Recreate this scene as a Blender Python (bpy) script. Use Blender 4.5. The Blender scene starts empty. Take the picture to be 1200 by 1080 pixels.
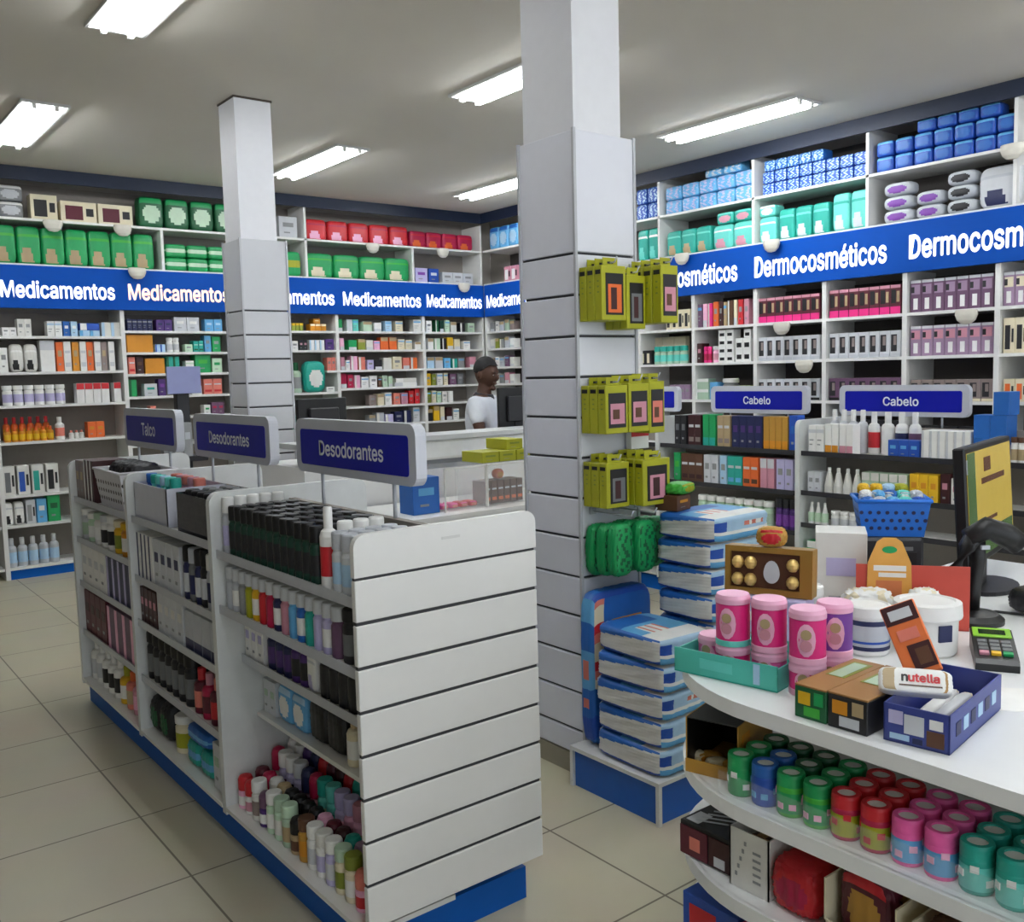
import bpy, math, random
from mathutils import Vector, Matrix
random.seed(11)
SC = bpy.context.scene
COL = SC.collection
PI = math.pi

# ------------------------------------------------------------------ camera, world, exposure
FPX = 1099.73                       # focal length in pixels of the 1200 px wide frame
EYE = Vector((0, 0, 1.6))
RM = Matrix(((0.78461733, 0.07829396, -0.61501683),
             (-0.61942343, 0.05695848, -0.78298809),
             (-0.02627282, 0.99530186, 0.09318772)))
cd = bpy.data.cameras.new('camera'); cam = bpy.data.objects.new('camera', cd); COL.objects.link(cam)
cd.sensor_fit = 'HORIZONTAL'; cd.sensor_width = 36; cd.lens = 36 * FPX / 1200; cd.clip_start = .05
cam.matrix_world = Matrix.Translation(EYE) @ RM.to_4x4()
SC.camera = cam
SC.view_settings.view_transform = 'Standard'; SC.view_settings.look = 'None'
SC.view_settings.gamma = 1; SC.view_settings.use_curve_mapping = False
SC.view_settings.exposure = 1.2
TUBE_STRENGTH = 26.0                # ceiling tubes
wd = bpy.data.worlds.new('daylight'); SC.world = wd; wd.use_nodes = True
bgn = wd.node_tree.nodes['Background']
bgn.inputs['Color'].default_value = (.86, .93, 1, 1); bgn.inputs['Strength'].default_value = 0.75
SC.cycles.max_bounces = 8; SC.cycles.diffuse_bounces = 5; SC.cycles.transparent_max_bounces = 12
SC.cycles.use_denoising = True

def W(px, py, axis, val):
    """The world point on the plane axis = val that the photograph shows at (px, py)."""
    d = RM @ Vector((px - 600, 540 - py, -FPX))
    return EYE + d * ((val - EYE[axis]) / d[axis])

# ------------------------------------------------------------------ materials
def lin(h):
    h = h.lstrip('#'); c = [int(h[i:i + 2], 16) / 255 for i in (0, 2, 4)]
    return tuple(x / 12.92 if x <= .04045 else ((x + .055) / 1.055) ** 2.4 for x in c) + (1,)
PAL = dict(white='#e9e9e6', offwhite='#d9d8d2', pale='#c9ccd0', cream='#e0d6b8', grey='#8d8f90', midgrey='#6d7072', silver='#b9bdc4',
  dark='#1d1d21', black='#0c0c0e', navy='#1c2350', blue='#1f63b4', skyblue='#5fa8d8', paleblue='#a9cbe4', deepblue='#1d4fae',
  teal='#1fa493', aqua='#63cdc0', green='#159a55', leaf='#3fae3a', darkgreen='#0f5b34', bottlegreen='#0c3a2c', lime='#a3a418', olive='#7e8a2c', palegreen='#bcd8bc',
  yellow='#e0b21c', amber='#d08a1c', gold='#b98a35', orange='#e0682a', red='#c8222c', crimson='#b01545', burgundy='#5a1428', maroon='#3c1418',
  pink='#ee5fa8', hotpink='#e0257f', palepink='#f0b3d0', rose='#c98a9a', salmon='#d87a6a', lilac='#b9b3d8', purple='#4a2a72', violet='#7a3fa0', plum='#6a4a66',
  brown='#5b3a26', tan='#b09a74', kraft='#b08a58', skin='#5a3a2a', taupe='#8a7c78', sage='#a9c2aa', mauve='#9a7f9a')
MATS = {}
def m(key, rough=.45, metal=0, var=.07, scale=22, emit=0, hexc=None, bump=0):
    k = (key, rough, metal, emit, hexc)
    if k in MATS: return MATS[k]
    mt = bpy.data.materials.new(key); mt.use_nodes = True
    nt = mt.node_tree; b = nt.nodes['Principled BSDF']
    c = lin(hexc or PAL.get(key, '#808080'))
    tc = nt.nodes.new('ShaderNodeTexCoord'); nz = nt.nodes.new('ShaderNodeTexNoise'); nz.inputs['Scale'].default_value = scale
    mx = nt.nodes.new('ShaderNodeMix'); mx.data_type = 'RGBA'
    mx.inputs[6].default_value = tuple(x * (1 - var) for x in c[:3]) + (1,)
    mx.inputs[7].default_value = tuple(min(1, x * (1 + var)) for x in c[:3]) + (1,)
    nt.links.new(tc.outputs['Object'], nz.inputs['Vector']); nt.links.new(nz.outputs['Fac'], mx.inputs[0])
    nt.links.new(mx.outputs[2], b.inputs['Base Color'])
    b.inputs['Roughness'].default_value = rough; b.inputs['Metallic'].default_value = metal
    if emit:
        nt.links.new(mx.outputs[2], b.inputs['Emission Color']); b.inputs['Emission Strength'].default_value = emit
    if bump:
        bp = nt.nodes.new('ShaderNodeBump'); bp.inputs['Strength'].default_value = bump; bp.inputs['Distance'].default_value = .01
        nt.links.new(nz.outputs['Fac'], bp.inputs['Height']); nt.links.new(bp.outputs['Normal'], b.inputs['Normal'])
    MATS[k] = mt
    return mt
def clear(key='clear plastic', tint='#ffffff', amount=.22, rough=.08):
    k = (key, tint, amount)
    if k in MATS: return MATS[k]
    mt = bpy.data.materials.new(key); mt.use_nodes = True; nt = mt.node_tree; nt.nodes.clear()
    out = nt.nodes.new('ShaderNodeOutputMaterial'); mix = nt.nodes.new('ShaderNodeMixShader')
    tr = nt.nodes.new('ShaderNodeBsdfTransparent'); pr = nt.nodes.new('ShaderNodeBsdfPrincipled')
    nz = nt.nodes.new('ShaderNodeTexNoise'); nz.inputs['Scale'].default_value = 9
    mp = nt.nodes.new('ShaderNodeMapRange'); mp.inputs[3].default_value = amount * .8; mp.inputs[4].default_value = amount * 1.2
    tr.inputs[0].default_value = lin(tint); pr.inputs['Base Color'].default_value = lin(tint); pr.inputs['Roughness'].default_value = rough
    nt.links.new(nz.outputs['Fac'], mp.inputs[0]); nt.links.new(mp.outputs[0], mix.inputs[0])
    nt.links.new(tr.outputs[0], mix.inputs[1]); nt.links.new(pr.outputs[0], mix.inputs[2]); nt.links.new(mix.outputs[0], out.inputs[0])
    MATS[k] = mt
    return mt
WHITE_LAM = m('white laminate', .38, var=.02, hexc='#e4e4e1')
SIGN_BLUE = m('sign blue', .6, var=.04, hexc='#044cac')
NAVY_FACE = m('navy sign face', .3, var=.04, hexc='#1a20a0')
FRAME_GREY = m('pale grey plastic', .4, var=.03, hexc='#c3c6ce')
BASE_BLUE = m('blue plinth', .4, var=.05, hexc='#0e5cb4')
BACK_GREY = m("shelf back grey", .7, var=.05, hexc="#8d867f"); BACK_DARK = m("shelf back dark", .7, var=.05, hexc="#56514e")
for mt_ in (SIGN_BLUE, NAVY_FACE, BASE_BLUE): mt_.node_tree.nodes['Principled BSDF'].inputs['Specular IOR Level'].default_value = .15
def mm(x): return m(x) if isinstance(x, str) else x

def tile_mat():
    mt = bpy.data.materials.new('beige floor tile'); mt.use_nodes = True; nt = mt.node_tree; b = nt.nodes['Principled BSDF']
    tc = nt.nodes.new('ShaderNodeTexCoord'); mp = nt.nodes.new('ShaderNodeMapping'); br = nt.nodes.new('ShaderNodeTexBrick')
    mp.inputs['Location'].default_value = (-.954, -1.88, 0)
    br.offset = 0; br.squash = 1; br.inputs['Scale'].default_value = 1
    br.inputs['Brick Width'].default_value = .5365; br.inputs['Row Height'].default_value = .54
    br.inputs['Mortar Size'].default_value = .004; br.inputs['Mortar Smooth'].default_value = .2
    br.inputs['Color1'].default_value = lin('#bdb79f'); br.inputs['Color2'].default_value = lin('#b8b29a'); br.inputs['Mortar'].default_value = lin('#6a6252')
    nz = nt.nodes.new('ShaderNodeTexNoise'); nz.inputs['Scale'].default_value = 3; nz.inputs['Detail'].default_value = 6
    mx = nt.nodes.new('ShaderNodeMix'); mx.data_type = 'RGBA'; mx.blend_type = 'MULTIPLY'; mx.inputs[0].default_value = .16
    nt.links.new(tc.outputs['Object'], mp.inputs[0]); nt.links.new(mp.outputs[0], br.inputs['Vector']); nt.links.new(tc.outputs['Object'], nz.inputs['Vector'])
    nt.links.new(br.outputs['Color'], mx.inputs[6]); nt.links.new(nz.outputs['Color'], mx.inputs[7]); nt.links.new(mx.outputs[2], b.inputs['Base Color'])
    b.inputs['Roughness'].default_value = .42
    return mt

# ------------------------------------------------------------------ mesh builder
class MB:
    def __init__(s): s.v = []; s.f = []; s.mi = []; s.sm = []; s.mats = []
    def idx(s, mat):
        mat = mm(mat)
        if mat not in s.mats: s.mats.append(mat)
        return s.mats.index(mat)
    def add(s, vs, fs, mat, smooth=False, M=None):
        o = len(s.v)
        s.v += [tuple(M @ Vector(p)) if M is not None else tuple(p) for p in vs]
        k = s.idx(mat)
        for f in fs: s.f.append([i + o for i in f]); s.mi.append(k); s.sm.append(smooth)
        return s
    def box(s, x0, x1, y0, y1, z0, z1, mat, c=0, M=None):
        if c <= 0:
            vs = [(x, y, z) for z in (z0, z1) for y in (y0, y1) for x in (x0, x1)]
            return s.add(vs, [(0, 2, 3, 1), (4, 5, 7, 6), (0, 1, 5, 4), (2, 6, 7, 3), (0, 4, 6, 2), (1, 3, 7, 5)], mat, False, M)
        vs = []; d = {}
        X = ((x0, x0 + c), (x1, x1 - c)); Y = ((y0, y0 + c), (y1, y1 - c)); Z = ((z0, z0 + c), (z1, z1 - c))
        for a in (0, 1):
            for b in (0, 1):
                for e in (0, 1):
                    for ax in (0, 1, 2):
                        d[a, b, e, ax] = len(vs)
                        vs.append((X[a][0 if ax == 0 else 1], Y[b][0 if ax == 1 else 1], Z[e][0 if ax == 2 else 1]))
        fs = []
        for ax in range(3):
            o1, o2 = [i for i in range(3) if i != ax]
            for sgn in (0, 1):
                loop = []
                for p, q in ((0, 0), (1, 0), (1, 1), (0, 1)):
                    k = [0, 0, 0]; k[ax] = sgn; k[o1] = p; k[o2] = q; loop.append(d[k[0], k[1], k[2], ax])
                fs.append(loop)
        for ax in range(3):
            o1, o2 = [i for i in range(3) if i != ax]
            for p in (0, 1):
                for q in (0, 1):
                    k = [0, 0, 0]; k[o1] = p; k[o2] = q; k2 = k[:]; k2[ax] = 1
                    fs.append([d[(*k, o1)], d[(*k2, o1)], d[(*k2, o2)], d[(*k, o2)]])
        for a in (0, 1):
            for b in (0, 1):
                for e in (0, 1): fs.append([d[a, b, e, 0], d[a, b, e, 1], d[a, b, e, 2]])
        return s.add(vs, fs, mat, False, M)
    def lathe(s, prof, n, mats, M=None, sy=1):
        """prof [(r, z)...]; mats: one material or one per segment. Sharp profile corners are split."""
        if not isinstance(mats, (list, tuple)): mats = [mats] * (len(prof) - 1)
        for i in range(len(prof) - 1):
            (r0, z0), (r1, z1) = prof[i], prof[i + 1]
            vs = []; fs = []
            for r, z in ((r0, z0), (r1, z1)):
                for k in range(n):
                    a = 2 * PI * k / n; vs.append((r * math.cos(a), sy * r * math.sin(a), z))
            for k in range(n): fs.append((k, (k + 1) % n, n + (k + 1) % n, n + k))
            s.add(vs, fs, mats[i], True, M)
        return s
    def disc(s, r, z, n, mat, M=None, up=True, sy=1):
        vs = [(r * math.cos(2 * PI * k / n), sy * r * math.sin(2 * PI * k / n), z) for k in range(n)]
        return s.add(vs, [list(range(n)) if up else list(range(n))[::-1]], mat, False, M)
    def prism(s, pts, z0, z1, mat, M=None, side=None, smooth=False):
        n = len(pts); vs = [(x, y, z0) for x, y in pts] + [(x, y, z1) for x, y in pts]
        s.add(vs, [list(range(n))[::-1], list(range(n, 2 * n))], mat, False, M)
        return s.add(vs, [(i, (i + 1) % n, n + (i + 1) % n, n + i) for i in range(n)], side or mat, smooth, M)
    def tube(s, path, r, mat, n=8, M=None):
        path = [Vector(p) for p in path]; rs = r if isinstance(r, (list, tuple)) else [r] * len(path)
        vs = []; fs = []
        for i, p in enumerate(path):
            t = (path[min(i + 1, len(path) - 1)] - path[max(i - 1, 0)]).normalized()
            u = t.cross(Vector((0, 0, 1)) if abs(t.z) < .9 else Vector((1, 0, 0))).normalized(); w = t.cross(u)
            for k in range(n):
                a = 2 * PI * k / n; vs.append(p + (u * math.cos(a) + w * math.sin(a)) * rs[i])
        for i in range(len(path) - 1):
            for k in range(n): fs.append((i * n + k, i * n + (k + 1) % n, (i + 1) * n + (k + 1) % n, (i + 1) * n + k))
        fs += [list(range(n))[::-1], [(len(path) - 1) * n + k for k in range(n)]]
        return s.add(vs, fs, mat, True, M)
    def soft(s, w, d, h, matfn, n=10, e=.35, wr=.0, seed=0, M=None, bulge=.0):
        """A soft pack: a gridded box with rounded edges, bulging faces and wrinkles. matfn(face, u, v) gives a material."""
        rnd = random.Random(seed); ph = [rnd.uniform(0, 6) for _ in range(9)]
        for face in ('front', 'back', 'left', 'right', 'top', 'bottom'):
            vs = []; keys = []
            for j in range(n + 1):
                for i in range(n + 1):
                    u = i / n; v = j / n; a = 2 * u - 1; b = 2 * v - 1
                    p = {'front': (a, -1, b), 'back': (-a, 1, b), 'left': (-1, -a, b), 'right': (1, a, b), 'top': (a, b, 1), 'bottom': (a, -b, -1)}[face]
                    q = Vector(p); mx = 1.0
                    l = (abs(q.x) ** (2 / e) + abs(q.y) ** (2 / e) + abs(q.z) ** (2 / e)) ** (e / 2)
                    q = q / l
                    q = Vector((q.x * (1 + bulge * (1 - q.z * q.z) * .5), q.y * (1 + bulge * (1 - q.z * q.z)), q.z))
                    x, y, z = q.x * w / 2, q.y * d / 2, q.z * h / 2
                    k = wr * (math.sin(23 * q.x + ph[0] + 9 * q.z) * math.sin(17 * q.z + ph[1] + 7 * q.y) + .6 * math.sin(31 * q.y + 13 * q.x + ph[2]))
                    f = 1 + k
                    vs.append((x * f, y * f, max(0, z * (1 + k * .5) + h / 2)))
            for j in range(n):
                for i in range(n):
                    a = j * (n + 1) + i
                    mt = matfn(face, (i + .5) / n, (j + .5) / n)
                    s.f.append([a + len(s.v), a + 1 + len(s.v), a + n + 2 + len(s.v), a + n + 1 + len(s.v)]); s.mi.append(s.idx(mt)); s.sm.append(True)
            s.v += [tuple(M @ Vector(p)) if M is not None else p for p in vs]
        return s
    def mesh(s, name):
        me = bpy.data.meshes.new(name); me.from_pydata(s.v, [], s.f); me.validate(clean_customdata=False)
        for mt in s.mats: me.materials.append(mt)
        if len(me.polygons) == len(s.mi):
            me.polygons.foreach_set('material_index', s.mi); me.polygons.foreach_set('use_smooth', s.sm)
        return me

def rrect(w, h, r, n=5, corners=(1, 1, 1, 1)):
    """Rounded rectangle outline, lower left at -w/2, 0; corners: bl, br, tr, tl."""
    out = []
    for (cx, cy, a0), on in zip(((-w / 2 + r, r, PI), (w / 2 - r, r, 1.5 * PI), (w / 2 - r, h - r, 0), (-w / 2 + r, h - r, .5 * PI)), corners):
        if on: out += [(cx + r * math.cos(a0 + k / n * PI / 2), cy + r * math.sin(a0 + k / n * PI / 2)) for k in range(n + 1)]
        else: out.append((math.copysign(w / 2, cx), 0 if cy < h / 2 else h))
    return out
UPRIGHT = Matrix(((1, 0, 0, 0), (0, 0, -1, 0), (0, 1, 0, 0), (0, 0, 0, 1)))    # XY outline -> XZ plane, extruded towards -Y

# ------------------------------------------------------------------ objects
USED = {}
def link(o): COL.objects.link(o); return o
def fit(label):
    """At most 16 words: drops small words where a label runs long."""
    w = label.split()
    for drop in ('the', 'of', 'and', 'on', 'in', 'a', 'its', 'with'):
        while len(w) > 16 and drop in w[1:]:
            i = len(w) - 1 - w[::-1].index(drop); del w[i]
    return ' '.join(w)
def tag(o, label=None, cat=None, group=None, kind=None):
    if label:
        label = fit(label)
        if len(label.split()) > 16: print('LONG', label)
        o['label'] = label
        USED.setdefault(label, []).append(o.name)
    if cat: o['category'] = cat
    if group: o['group'] = group
    if kind: o['kind'] = kind
    return o
def obj(name, mb, parent=None, loc=(0, 0, 0), rz=0, label=None, rot=None):
    me = mb.mesh(name) if isinstance(mb, MB) else mb
    o = link(bpy.data.objects.new(name, me)); o.location = loc; o.rotation_euler = rot or (0, 0, rz)
    if parent is not None: o.parent = parent
    if label: o['label'] = label
    return o
def empty(name, loc, rz=0, rot=None):
    o = link(bpy.data.objects.new(name, None)); o.location = loc; o.rotation_euler = rot or (0, 0, rz); o.empty_display_size = .05
    return o
def struct(name, mb, label=None, cat='structure'):
    return tag(obj(name, mb), label, cat, None, 'structure')
def bx(x0, x1, y0, y1, z0, z1, mat, c=0): return MB().box(x0, x1, y0, y1, z0, z1, mat, c)

try:    # the sans serif face that ships with Blender, else the built-in one
    import os
    FONT = bpy.data.fonts.load(os.path.join(bpy.utils.system_resource('DATAFILES'), 'fonts', 'Inter.woff2'))
except Exception:
    FONT = None
def text_mesh(s, mat, width=None, height=None, bold=.012, extrude=.0):
    cu = bpy.data.curves.new('lettering', 'FONT'); cu.body = s
    if FONT: cu.font = FONT
    cu.dimensions = '2D'; cu.fill_mode = 'BOTH'; cu.align_x = 'CENTER'; cu.size = 1; cu.extrude = extrude; cu.resolution_u = 4
    t = link(bpy.data.objects.new('lettering', cu)); bpy.context.view_layer.update()
    me = bpy.data.meshes.new_from_object(t, depsgraph=bpy.context.evaluated_depsgraph_get())
    COL.objects.unlink(t); bpy.data.objects.remove(t); bpy.data.curves.remove(cu)
    vs0 = [(v.co.x, v.co.y) for v in me.vertices]; fs0 = [list(p.vertices) for p in me.polygons]; bpy.data.meshes.remove(me)
    xs = [v[0] for v in vs0]; ys = [v[1] for v in vs0]
    sx = width / (max(xs) - min(xs)) if width else height / (max(ys) - min(ys)); sy = sx if not (width and height) else height / (max(ys) - min(ys))
    cx = (max(xs) + min(xs)) / 2; cy = (max(ys) + min(ys)) / 2; vs = []; fs = []
    for k, (dx, dz) in enumerate(((0, 0), (-1, 0), (1, 0), (0, 1), (0, -1), (-.7, -.7), (.7, .7), (.7, -.7), (-.7, .7)) if bold else ((0, 0),)):   # the letter's weight
        o = len(vs); vs += [((x - cx + dx * bold) * sx, -.00002 * k, (y - cy + dz * bold) * sy) for x, y in vs0]; fs += [[i + o for i in f] for f in fs0]
    me = bpy.data.meshes.new('lettering'); me.from_pydata(vs, [], fs)
    me.materials.clear(); me.materials.append(mm(mat))
    return me

# kinds of goods: a Spec is a name with one mesh, or several named parts
class Spec:
    def __init__(s, name, parts, w=0, d=0, h=0):
        s.name = name; s.parts = [(p, (b.mesh(p if len(parts) > 1 else name) if isinstance(b, MB) else b), l) for p, b, l in parts]; s.w = w; s.d = d; s.h = h
    def put(s, loc, rz=0, label=None, cat=None, group=None, rot=None):
        if len(s.parts) == 1:
            o = obj(s.name, s.parts[0][1], None, loc, rz, rot=rot)
        else:
            o = empty(s.name, loc, rz, rot)
            for p, me, l in s.parts: obj(p, me, o, label=l)
        return tag(o, label, cat, group)
CACHE = {}
def cached(f):
    def g(*a, **k):
        key = (f.__name__, repr(a), repr(sorted(k.items())))
        if key not in CACHE: CACHE[key] = f(*a, **k)
        return CACHE[key]
    return g
q5 = lambda x: max(.01, round(x / .004) * .004)

ART = {   # printed areas on a carton's front: x0, x1, z0, z1, colour (fractions of the face)
 'plain': [],
 'med': [(.0, 1, .72, .86, None), (.12, .7, .44, .5, 'grey'), (.12, .55, .28, .34, 'grey')],
 'band': [(0, 1, .0, .3, None)],
 'topband': [(0, 1, .68, 1, None)],
 'side': [(0, .35, 0, 1, None)],
 'logo': [(.2, .8, .5, .72, None), (.25, .6, .2, .28, 'grey')],
 'hairdye': [(0, 1, .88, 1, 'rose'), (.08, .55, .36, .84, 'black'), (.6, .9, .4, .78, 'tan'), (0, 1, 0, .26, None)],
 'hairgrey': [(.06, .66, .2, .86, 'dark'), (.3, .62, .44, .8, 'taupe'), (0, 1, 0, .14, None)],
 'hairplum': [(0, 1, .9, 1, 'pale'), (.1, .9, .55, .86, None), (.28, .72, .08, .44, 'white'), (.08, .4, .6, .8, 'dark')],
 'window': [(.16, .84, .2, .62, 'black')],
 'stripe2': [(.1, .9, .14, .3, None), (.1, .9, .6, .7, 'pale')],
 'face': [(.12, .62, .1, .8, None), (.7, .92, .3, .7, 'dark')],
 'yellowpack': [(.14, .9, .22, .82, 'black'), (.2, .86, .28, .66, None), (.3, .7, .3, .5, 'dark'), (.2, .7, .86, .92, 'black')],
}
@cached
def carton(w, d, h, body, art='plain', accent='grey', name='medicine_box', side=None):
    b = MB().box(-w / 2, w / 2, -d / 2, d / 2, 0, h, body, min(.0015, w * .06))
    t = .0008
    for n_, (x0, x1, z0, z1, c) in enumerate(ART[art]):
        t += .0004
        b.box(-w / 2 + x0 * w + .0015, -w / 2 + x1 * w - .0015, -d / 2 - t, -d / 2 + .002, z0 * h + .0015, z1 * h - .0015, c or accent)
    if side:
        b.box(-w / 2 - .0008, -w / 2 + .002, -d / 2 + d * .1, d / 2 - d * .1, h * .25, h * .7, side)
    return Spec(name, [('box', b, None)], w, d, h)
@cached
def bottle(r, h, body, cap, label=None, form='round', name='bottle', n=14, parts=False, sy=1):
    body_h = h * {'round': .74, 'aerosol': .72, 'spray': .62, 'rollon': .56, 'cone': .8, 'pill': .78, 'pump': .68, 'wide': .8}[form]
    b = MB(); c = MB()
    k = {'round': .45, 'aerosol': .96, 'spray': .4, 'rollon': .92, 'cone': .3, 'pill': .86, 'pump': .3, 'wide': .96}[form]
    if form == 'cone':
        b.lathe([(r * .9, 0), (r, .02 * h), (r, .3 * h), (r * .45, body_h), (r * k, body_h + .01 * h)], n, body, sy=sy)
    else:
        b.lathe([(r * .92, 0), (r, .03 * h), (r, body_h * .86), (r * .82, body_h * .95), (r * k, body_h)], n, body, sy=sy)
    b.disc(r * .92, 0, n, body, up=False, sy=sy)
    if label: b.lathe([(r * 1.012, body_h * .2), (r * 1.012, body_h * .7)], n, label, sy=sy)
    rc = r * {'round': .5, 'aerosol': .98, 'spray': .42, 'rollon': .98, 'cone': .36, 'pill': 1, 'pump': .32, 'wide': 1.02}[form]
    if form == 'rollon':
        c.lathe([(rc, body_h), (rc, h * .86), (rc * .8, h * .96), (rc * .3, h)], n, cap); c.disc(rc * .3, h, n, cap)
    elif form == 'spray':
        c.lathe([(rc, body_h), (rc, h * .72), (rc * .6, h * .76), (rc * .6, h * .86)], n, cap)
        c.box(-rc * .7, rc * .7, -r * 1.1, r * .5, h * .86, h, cap, rc * .2)
        c.box(-rc * .25, rc * .25, -r * .9, -r * .7, h * .7, h * .87, cap)
    elif form == 'pump':
        c.lathe([(rc, body_h), (rc, h * .8), (rc * .4, h * .82), (rc * .4, h * .95)], n, cap); c.box(-rc * .4, rc * .4, -r * .9, rc * .5, h * .94, h, cap)
    else:
        c.lathe([(rc, body_h), (rc, h * .97), (rc * .9, h)], n, cap, sy=sy); c.disc(rc * .9, h, n, cap, sy=sy)
    if parts: return Spec(name, [('body', b, None), ('cap', c, None)], 2 * r, 2 * r, h)
    o = len(b.v); b.v += c.v
    for f, mi, sm in zip(c.f, c.mi, c.sm): b.f.append([i + o for i in f]); b.mi.append(b.idx(c.mats[mi])); b.sm.append(sm)
    return Spec(name, [('bottle', b, None)], 2 * r, 2 * r, h)
@cached
def pack(w, d, h, body, patch=None, kind='photo', accent='white', name='diaper_pack', wr=.012, e=.3, seed=1, n=14):
    def f(face, u, v):
        if face == 'front':
            if kind == 'photo':
                if v < .42 and abs(u - .4) < .3 * (1 - v) : return mm(patch or body)
                if v > .68 and v < .8: return mm(accent)
            elif kind == 'band':
                if .35 < v < .65: return mm(patch or body)
            elif kind == 'oval':
                if (u - .5) ** 2 / .12 + (v - .45) ** 2 / .09 < 1: return mm(patch or body)
                if v > .8: return mm(accent)
            elif kind == 'check':
                if math.sin(17 * u + 2.4 * math.sin(11 * v + seed)) * math.sin(13 * v + 3 * u) > .18: return mm(patch or body)
        if face in ('left', 'right') and kind == 'band' and .4 < v < .6: return mm(patch or body)
        return mm(body)
    b = MB().soft(w, d, h, f, n, e, wr, seed)
    return Spec(name, [('pack', b, None)], w, d, h)

ORD = ['', 'second', 'third', 'fourth', 'fifth', 'sixth', 'seventh', 'eighth', 'ninth', 'tenth', 'eleventh', 'twelfth', 'thirteenth', 'fourteenth',
       'fifteenth', 'sixteenth', 'seventeenth', 'eighteenth', 'nineteenth', 'twentieth']
def nth(i, n):
    if n == 1: return ''
    if i == 0: return 'leftmost'
    if i == n - 1: return 'rightmost'
    return ORD[i] + ' from left'
def sentence(*a): return ' '.join(' '.join(x for x in a if x).split())

class Frame:
    """A shelf front: u runs left to right as seen from the aisle, v goes in."""
    def __init__(s, axis, val, where=''): s.axis = axis; s.val = val
    def u(s, px, py):
        p = W(px, py, s.axis, s.val); return p.x if s.axis == 1 else -p.y
    def at(s, u, v, z): return (u, s.val + v, z) if s.axis == 1 else (s.val + v, -u, z)
    @property
    def rz(s): return 0 if s.axis == 1 else -PI / 2
BACK = Frame(1, 8.6); RIGHT = Frame(0, 6.4); G1 = Frame(0, 1.13); G2 = Frame(0, 4.95)
TIER = ['bottom tier', 'second tier', 'third tier', 'fourth tier', 'top tier']
def place(fr, spec, u, v, z, label, cat, group=None, dyaw=0):
    loc = fr.at(u, v, z)
    return spec.put(loc, fr.rz + dyaw, label, cat, group)
def run(fr, where, z, py, px0, px1, n, mk, desc, cat, group=None, v=.03, tiers=1, rows=1, fill=.95, jit=.0, pitch=None, us=None):
    """n like things side by side between two photo columns on one shelf; mk(width) gives the Spec; tiers stack up, rows go in."""
    if us is None:
        u0, u1 = fr.u(px0, py), fr.u(px1, py)
    else: u0, u1 = us
    w = (u1 - u0) / n
    sp = mk(q5(w * fill))
    tot = n * tiers * rows
    g = group or ((desc + 's ' + where) if tot > 1 else None)
    for r in range(rows):
        for t in range(tiers):
            for i in range(n):
                rowname = '' if rows == 1 else (['front row', 'second row', 'third row', 'fourth row', 'fifth row'][r])
                tier = '' if tiers == 1 else ('top tier' if t == tiers - 1 else TIER[t])
                lab = sentence(desc, nth(i, n), rowname, tier, where)
                place(fr, sp, u0 + (i + .5) * w, v + sp.d / 2 + r * sp.d * 1.04, z + .0005 + t * (sp.h + .0005), lab, cat, g, random.uniform(-jit, jit))
    return sp

# ------------------------------------------------------------------ the room
CEIL = 3.38
fl = obj('floor', bx(-2.5, 7.2, -3.2, 9.2, -.1, 0, tile_mat())); tag(fl, 'beige square floor tiles with dark joints', 'floor', None, 'structure')
struct('ceiling', bx(-2.5, 7.2, -3.2, 9.2, CEIL, CEIL + .1, m('ceiling paint', .9, var=.03, scale=2, hexc='#d2cdc2')), 'plain grey white ceiling', 'ceiling')
struct('wall_back', bx(-2.5, 7.2, 9.02, 9.2, 0, CEIL, m('wall paint', .8, hexc='#b5b0a8')), 'wall behind the medicine shelves', 'wall')
struct('wall_right', bx(6.84, 7.2, -3.2, 9.02, 0, CEIL, m('wall paint', .8, hexc='#b5b0a8')), 'wall behind the cosmetics shelves', 'wall')
struct('wall_left', bx(-2.5, -2.3, -3.2, 9.02, 0, CEIL, m('darkened side wall', .8, hexc='#6f6a66')), 'white side wall of the shop', 'wall')  # wall out of view, its colour darkened to cut bounced light
NAVY = m('navy trim', .5, hexc='#15233c')
struct('trim_1', bx(-2.3, 6.40, 8.585, 8.6, 3.27, CEIL, NAVY), 'dark blue board over the back shelves under the ceiling', 'trim')
struct('trim_2', bx(6.385, 6.4, -3.2, 8.585, 3.27, CEIL, NAVY), 'dark blue board over the right shelves under the ceiling', 'trim')

def lamp(x0, y0, label):
    """Recessed twin-tube fluorescent fitting."""
    t = empty('ceiling_light', (x0 + .13, y0 + .6, CEIL))
    tr = MB(); a, l = .13, .61
    tr.box(-a, a, -l, l, -.012, -.002, m('lamp reflector', .3, hexc='#e8e8e8'))
    tr.box(-a - .015, -a, -l - .015, l + .015, -.02, -.002, m('lamp rim', .5, hexc='#cfcfcc')); tr.box(a, a + .015, -l - .015, l + .015, -.02, -.002, m('lamp rim', .5, hexc='#cfcfcc'))
    tr.box(-a, a, -l - .015, -l, -.02, -.002, m('lamp rim', .5, hexc='#cfcfcc')); tr.box(-a, a, l, l + .015, -.02, -.002, m('lamp rim', .5, hexc='#cfcfcc'))
    obj('tray', tr, t)
    M = Matrix.Rotation(PI / 2, 4, 'X')
    for s in (-.065, .065):
        tb = MB().lathe([(.014, -l + .03), (.014, l - .03)], 10, m('lit tube', .4, emit=TUBE_STRENGTH, hexc='#f4f8ff'), M=Matrix.Translation((s, 0, -.032)) @ M)
        tb.box(s - .012, s + .012, -l + .005, -l + .03, -.045, -.012, 'offwhite'); tb.box(s - .012, s + .012, l - .03, l - .005, -.045, -.012, 'offwhite')
        obj('tube', tb, t)
    tag(t, label, 'ceiling light', 'fluorescent ceiling lights')
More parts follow.
